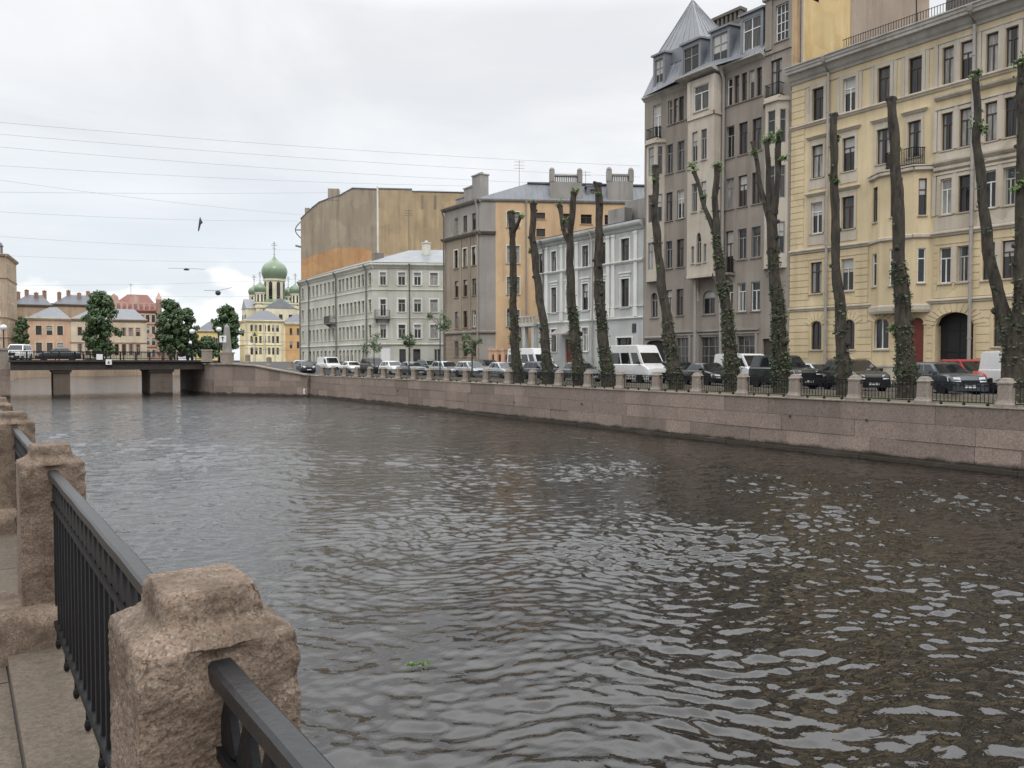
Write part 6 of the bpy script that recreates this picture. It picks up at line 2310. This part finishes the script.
# ------------------------------------------------------------------ the church
def church():
    cx, cy = 111.2, 330.0
    root = thing('orthodox_church', 'pale church with large green onion dome and four smaller green domes with crosses', 'church', (cx, cy, 0))
    rz = -R(8)
    def b(m, name, mat, smooth=False):
        return m.build(name, mat, root, smooth, 40, rz=rz)
    m = MB()
    m.box(-9, 9, -9, 9, 0, 25)
    m.box(-6, 6, -12.5, 12.5, 0, 23)
    m.box(-12.5, 12.5, -6, 6, 0, 23)
    b(m, 'wall', 'church_wall')
    m = MB()
    for z in (14, 23.2, 25):
        m.box(-9.4, 9.4, -9.4, 9.4, z, z + .6)
    b(m, 'cornice', 'church_wall')
    m = MB()
    for s in (-1, 1):
        m.add([(-6.4, s * 12.7, 23), (6.4, s * 12.7, 23), (0, s * 12.7, 27.2), (-6.4, 0, 23), (6.4, 0, 23), (0, 0, 27.2)], [(0, 1, 2), (3, 5, 4), (0, 2, 5, 3), (1, 4, 5, 2)])
        m.add([(s * 12.7, -6.4, 23), (s * 12.7, 6.4, 23), (s * 12.7, 0, 27.2), (0, -6.4, 23), (0, 6.4, 23), (0, 0, 27.2)], [(0, 1, 2), (3, 5, 4), (0, 2, 5, 3), (1, 4, 5, 2)])
    b(m, 'gable_roof', 'light_zinc')
    m = MB()
    m.add([(-9.4, -9.4, 25.7), (9.4, -9.4, 25.7), (9.4, 9.4, 25.7), (-9.4, 9.4, 25.7), (0, 0, 28.5)], [(0, 1, 4), (1, 2, 4), (2, 3, 4), (3, 0, 4)])
    b(m, 'roof', 'green_dome')
    m = MB()
    for s in (-1, 1):
        for x in (-4, 0, 4):
            m.box(x - .7, x + .7, s * 12.6 - .15, s * 12.6 + .15, 15.5, 20.5)
            m.box(s * 12.6 - .15, s * 12.6 + .15, x - .7, x + .7, 15.5, 20.5)
    b(m, 'window', 'pane_dark')
    def dome(x, y, r, z0, zd, s, name):
        d = MB()
        d.lathe([(r, z0), (r, z0 + .6), (r * .96, z0 + .7), (r * .96, zd - 1.0 * s), (r * 1.06, zd - .8 * s), (r * 1.08, zd), (r * .9, zd + .05)], x, y, 24)
        dr = b(d, 'drum', 'church_wall', True)
        w = MB()
        for k in range(8):
            a = k * math.pi / 4 + .2
            c, sn = math.cos(a), math.sin(a)
            h0, h1 = z0 + 1.3 * s, zd - 1.8 * s
            ww = r * .17
            q = []
            for rr in (r * .9, r * 1.0):
                for t, z in ((-ww, h0), (ww, h0), (ww, h1), (0, h1 + ww), (-ww, h1)):
                    q.append((x + c * rr - sn * t, y + sn * rr + c * t, z))
            w.add(q, [(0, 1, 2, 3, 4), (5, 6, 7, 8, 9)] + [(i, (i + 1) % 5, 5 + (i + 1) % 5, 5 + i) for i in range(5)])
        w.build('drum_window', 'pane_dark', dr)
        o = MB()
        prof = []
        R0 = r * 1.12
        for t in [i / 26 for i in range(27)]:
            # onion: swells, then draws in to a point
            h = t * R0 * 2.15
            if t < .62:
                rr = R0 * (.93 + .23 * math.sin(t / .62 * math.pi * .78) - .28 * (t / .62) ** 3)
            else:
                k = (t - .62) / .38
                base = R0 * (.93 + .23 * math.sin(math.pi * .78) - .28)
                rr = base * (1 - k) ** 1.7 * .98 + .02 * R0
            prof.append((max(rr, .05), zd + .05 + h))
        o.lathe(prof, x, y, 28)
        dm = b(o, 'dome', 'green_dome', True)
        zt = prof[-1][1]
        c = MB()
        H = 4.4 * s + 1.2
        c.tube([(x, y, zt - .2), (x, y, zt + H)], .16 * s + .04, 6)
        c.lathe([(.05, zt), (.45 * s, zt + .4 * s), (.05, zt + .9 * s)], x, y, 10)
        for z, l in ((zt + H * .72, 1.3), (zt + H * .86, .7)):
            c.box(x - l * s, x + l * s, y - .1, y + .1, z - .12, z + .12)
        c.hexa([(x - .7 * s, y - .1, zt + H * .5), (x + .7 * s, y - .1, zt + H * .42), (x + .7 * s, y + .1, zt + H * .42), (x - .7 * s, y + .1, zt + H * .5), (x - .7 * s, y - .1, zt + H * .5 + .25), (x + .7 * s, y - .1, zt + H * .42 + .25), (x + .7 * s, y + .1, zt + H * .42 + .25), (x - .7 * s, y + .1, zt + H * .5 + .25)])
        c.build('cross', 'cross_metal', dm)
    dome(0, 0, 4.3, 26, 36.0, 1.0, 'main')
    for x, y in ((-7.2, -7.2), (7.2, -7.2), (-7.2, 7.2), (7.2, 7.2)):
        dome(x, y, 2.0, 23.8, 29.6, .6, 'corner')
church()

# ------------------------------------------------------------------ leafy trees, bushes beyond the bridge
def leafy_tree(px, Y, top, bottom, half, label, cat='tree', nm='leafy_tree', z0=0.0, dens=1.0):
    d0 = ray(px, 340)
    x = d0.x / d0.y * Y
    root = thing(nm, label, cat, (x, Y, 0), 0, 'leafy trees beyond the bridge')
    dist = Vector((math.sin(HEAD), math.cos(HEAD), 0)).dot(Vector((x, Y, 0)))
    zt = CAM_Z + (360 - top) / FPX * dist
    zb = max(0.3, CAM_Z + (360 - bottom) / FPX * dist)
    w = half / FPX * dist
    if nm != 'bush':
        m = MB()
        bark_tube(m, [(Vector((0, 0, -.05)), .4), (Vector((.2, .1, zb + 1)), .33), (Vector((.1, 0, (zb + zt) / 2)), .22), (Vector((0, .1, zt * .85)), .08)])
        for i in range(7):
            a = random.uniform(0, 6.28)
            h = random.uniform(zb, zt * .7)
            m.tube([(0, 0, h), (math.cos(a) * w * .4, math.sin(a) * w * .4, h + 1.2), (math.cos(a) * w * .75, math.sin(a) * w * .75, h + 2.6)], [.14, .09, .03], 6)
        m.build('trunk', 'bark', root, True, 50)
    f = MB()
    n = int(92 * dens)
    for i in range(n):
        t = random.random() ** .8
        prof = math.sin(math.pi * (0.1 + 0.84 * t) ** .85) ** .6
        a = random.uniform(0, 6.28)
        rr = w * prof * random.uniform(.2, .9) * (1 + .12 * math.sin(3 * a + i))
        c = Vector((math.cos(a) * rr, math.sin(a) * rr, zb + (zt - zb) * (.06 + .9 * t)))
        for _ in range(70):
            v = Vector((random.gauss(0, 1), random.gauss(0, 1), random.gauss(0, .8)))
            v = v.normalized() * (w * .25 * random.uniform(.5, 1.08))
            s = random.uniform(.26, .52)
            p = c + v
            nrm = (v.normalized() + Vector((random.uniform(-.6, .6), random.uniform(-.6, .6), random.uniform(-.2, .8)))).normalized()
            q = nrm.orthogonal().normalized()
            r2 = nrm.cross(q)
            f.add([p - q * s, p - r2 * s * .6, p + q * s, p + r2 * s * .6], [(0, 1, 2, 3)])
    f.build('crown', 'leaf_dark', root, recalc=False)
leafy_tree(101, 214, 292, 358, 18, 'tall dark green leafy tree standing left of the pink brick house')
leafy_tree(170, 219, 300, 358, 15, 'broad leafy tree right of the pink brick house, left half of a joined pair')
leafy_tree(187, 223, 309, 358, 13, 'lower leafy tree joined to the broad one, over the bridge pier')
leafy_tree(228, 212, 306, 352, 14, 'compact leafy tree behind the obelisk at the bridge end', dens=1.2)
leafy_tree(22, 228, 316, 352, 7, 'small dark tree against the ornate block at far left', dens=.5)
leafy_tree(206, 226, 338, 358, 13, 'pale green bush mass below the yellow gable, right of the joined trees', 'bush', 'bush', dens=.6)

# ------------------------------------------------------------------ lamps, obelisk, signs, wires
def globe_lamp(px, py, X, Y, label, z0):
    d = ray(px, py)
    t = Y / d.y
    p = Vector((0, 0, CAM_Z)) + d * t
    root = thing('street_lamp', label, 'lamp', (p.x, p.y, z0))
    h = p.z - z0
    m = MB()
    m.lathe([(.18, 0), (.16, .6), (.07, .8), (.05, h - .3), (.1, h - .25)], 0, 0, 10)
    m.build('post', 'black_iron', root)
    m = MB()
    m.lathe([(.06, h - .28), (.28, h - .12), (.34, h + .08), (.26, h + .28), (.08, h + .36)], 0, 0, 14)
    m.build('globe', 'globe_white', root, True)
globe_lamp(219, 330, 0, 97.5, 'white globe lamp beside the grey obelisk at the right bridge end', 1.5)
globe_lamp(192, 332, 0, 107.5, 'white globe lamp before the joined leafy trees', 1.66)
globe_lamp(3.5, 328, 0, 99.6, 'white globe lamp at the left edge above the bridge abutment', 1.66)
d = ray(227, 345)
ob = Vector((0, 0, CAM_Z)) + d * (96.8 / d.y)
t = thing('obelisk', 'slim grey granite obelisk at the right end of the bridge', 'obelisk', (ob.x, ob.y, 1.4))
m = MB()
m.box(-.55, .55, -.55, .55, 0, 1.1)
m.box(-.65, .65, -.65, .65, 1.1, 1.25)
m.build('pedestal', 'coping_granite', t, rz=.6)
m = MB()
m.hexa([(-.4, -.4, 1.253), (.4, -.4, 1.253), (.4, .4, 1.253), (-.4, .4, 1.253), (-.22, -.22, 4.3), (.22, -.22, 4.3), (.22, .22, 4.3), (-.22, .22, 4.3)])
m.add([(-.22, -.22, 4.303), (.22, -.22, 4.303), (.22, .22, 4.303), (-.22, .22, 4.303), (0, 0, 4.7)], [(0, 1, 4), (1, 2, 4), (2, 3, 4), (3, 0, 4)])
m.build('shaft', 'chimney_plaster', t, rz=.6)
def road_sign(px, py, Y, size, label, mat, z0, mark):
    d = ray(px, py)
    p = Vector((0, 0, CAM_Z)) + d * (Y / d.y)
    root = thing('road_sign', label, 'sign', (p.x, p.y, z0), -HEAD)
    h = p.z - z0
    if z0 < 3:
        m = MB()
        m.tube([(0, 0, 0), (0, 0, h + size / 2)], .04, 8)
        m.build('post', 'pipe_grey', root)
    m = MB()
    m.box(-size / 2, size / 2, -.09, -.05, h - size / 2, h + size / 2)
    m.build('plate', mat, root)
    if mark == 'arrow':
        m = MB()
        m.box(-size * .08, size * .08, -.094, -.0905, h - size * .35, h + size * .1)
        m.add([(-size * .28, -.092, h + size * .1), (size * .28, -.092, h + size * .1), (0, -.092, h + size * .4)], [(0, 1, 2)])
        m.build('arrow', 'wire_black', root)
    else:
        # a walking figure on a dark triangle
        m = MB()
        m.add([(-size * .38, -.093, h - size * .35), (size * .38, -.093, h - size * .35), (0, -.093, h + size * .38)], [(0, 1, 2)])
        m.build('triangle', 'sign_blue', root)
        m = MB()
        m.box(-size * .05, size * .05, -.099, -.096, h - size * .1, h + size * .12)
        m.add([(-size * .14, -.097, h - size * .3), (-size * .06, -.097, h - size * .3), (size * .03, -.097, h - size * .08), (-size * .04, -.097, h - size * .08)], [(0, 1, 2, 3)])
        m.add([(size * .14, -.097, h - size * .3), (size * .06, -.097, h - size * .3), (-size * .03, -.097, h - size * .08), (size * .04, -.097, h - size * .08)], [(0, 1, 2, 3)])
        m.build('figure', 'wire_black', root)
road_sign(223, 339, 96, .8, 'white square road sign with dark arrow before the compact leafy tree', 'white_paint', 1.5, 'arrow')
road_sign(255, 334, 100, .75, 'yellow edged crossing sign above the street near the yellow houses', 'sign_yellow', 1.5, 'walk')

def wire(name, a, b, sag, r, label, cat='wire', group='overhead wires across the canal'):
    pts = []
    for i in range(25):
        t = i / 24
        p = a.lerp(b, t)
        p.z -= sag * 4 * t * (1 - t)
        pts.append(p)
    m = MB()
    m.tube(pts, r, 5)
    return tag(m.build(name, 'wire_grey', None), label, cat, group)
def span(px0, py0, px1, py1, d0, d1, sag, r, label):
    # carried on to the left beyond the picture, towards the near bank
    a, b = at_dist(px0, py0, d0), at_dist(px1, py1, d1)
    a = b + (a - b) * 1.35
    return wire('overhead_wire', a, b, sag, r, label)
WL = [(0, 117, 640, 166, 56, 70, 'topmost overhead wire, sloping down to the tall taupe house'),
      (0, 129, 640, 177, 58, 72, 'second overhead wire from the top, ending near the zinc roof of the orange house'),
      (0, 142, 560, 184, 60, 76, 'third overhead wire from the top, running behind the antenna of the orange house'),
      (0, 161, 470, 186, 66, 84, 'fourth overhead wire, passing just over the old ochre fire wall'),
      (0, 176, 305, 215, 74, 108, 'steeper overhead wire crossing its neighbours on the way to the brown fire wall'),
      (0, 188, 445, 190, 74, 112, 'almost level overhead wire above the brown fire wall'),
      (0, 208, 300, 221, 78, 112, 'overhead wire that holds the scrap of dark cloth'),
      (0, 233, 300, 250, 88, 118, 'lower overhead wire level with the cross of the church'),
      (0, 252, 300, 262, 92, 112, 'overhead wire crossing the big green dome'),
      (0, 289, 300, 296, 94, 104, 'lowest overhead wire, carrying the round lamp above the bridge'),
      (0, 282, 300, 279, 96, 106, 'low overhead wire above the leafy trees beyond the bridge')]
for px0, py0, px1, py1, d0, d1, lab in WL:
    span(px0, py0, px1, py1, d0, d1, .5, .007 + .00004 * d1, lab)
for i, (py, d) in enumerate(((333, 100), (341, 101), (349, 102))):
    a, b = at_dist(236, py - 1, d), at_dist(302, py + 1, d + 22)
    wire('overhead_wire', a, b, .1, .03, ('upper', 'middle', 'lower')[i] + ' of three tram wires before the yellow houses', group='tram wires at the bridge head')
# things hanging in the air
p = at_dist(218, 293, 100)
t = thing('hanging_lamp', 'small round street lamp hung from a wire above the right pier of the bridge', 'lamp', p)
m = MB()
m.lathe([(.1, .35), (.3, .2), (.36, 0), (.26, -.22), (.1, -.3)], 0, 0, 12)
m.build('shade', 'wire_black', t, True)
m = MB()
m.tube([(0, 0, .3), (1.6, -.6, .75)], .025, 5)
m.tube([(0, 0, .3), (-1.6, .6, .3)], .025, 5)
m.build('stay', 'wire_black', t)
p = at_dist(186.5, 269.5, 105)
t = thing('hanging_lamp', 'tiny flat street lamp hung in the sky left of the church dome', 'lamp', p)
m = MB()
m.lathe([(.06, .2), (.12, .14), (.42, 0), (.3, -.1), (.05, -.12)], 0, 0, 10)
m.build('shade', 'wire_black', t, True)
m = MB()
m.tube([(-2.2, .8, .1), (0, 0, .15), (2.2, -.8, .1)], .02, 5)
m.build('stay', 'wire_black', t)
p = at_dist(200, 217, 92)
t = thing('hanging_cloth', 'dark scrap of cloth dangling from an overhead wire against the sky', 'cloth', p)
m = MB()
path = [(0, 0, 0), (.03, 0, -.3), (.08, .02, -.55), (-.05, 0, -.9), (-.12, .02, -1.3), (-.18, 0, -1.6), (-.24, 0, -1.72)]
m.tube(path, [.03, .12, .2, .12, .1, .07, .02], 8)
m.tube([(.05, 0, -.45), (.28, .05, -.6), (.2, .02, -.75)], [.1, .07, .02], 6)
m.build('rag', 'wire_black', t, True)

# ------------------------------------------------------------------ green sprig floating on the water
d = ray(418, 665)
k = (WATER_Z + .01 - CAM_Z) / d.z
p = Vector((0, 0, CAM_Z)) + d * k
t = thing('floating_weed', 'bright green sprig of weed floating on the canal', 'weed', p)
m = MB()
for i in range(40):
    a = random.uniform(-.16, .16)
    q = Vector((a * .85, -a * .35 + random.uniform(-.025, .025), random.uniform(.0, .035)))
    leaf_cluster(m, q, .01, 1, .03)
m.tube([(-.15, .06, .012), (0, 0, .02), (.16, -.06, .012)], .006, 5)
m.build('leaves', 'leaf_fresh', t, recalc=False)
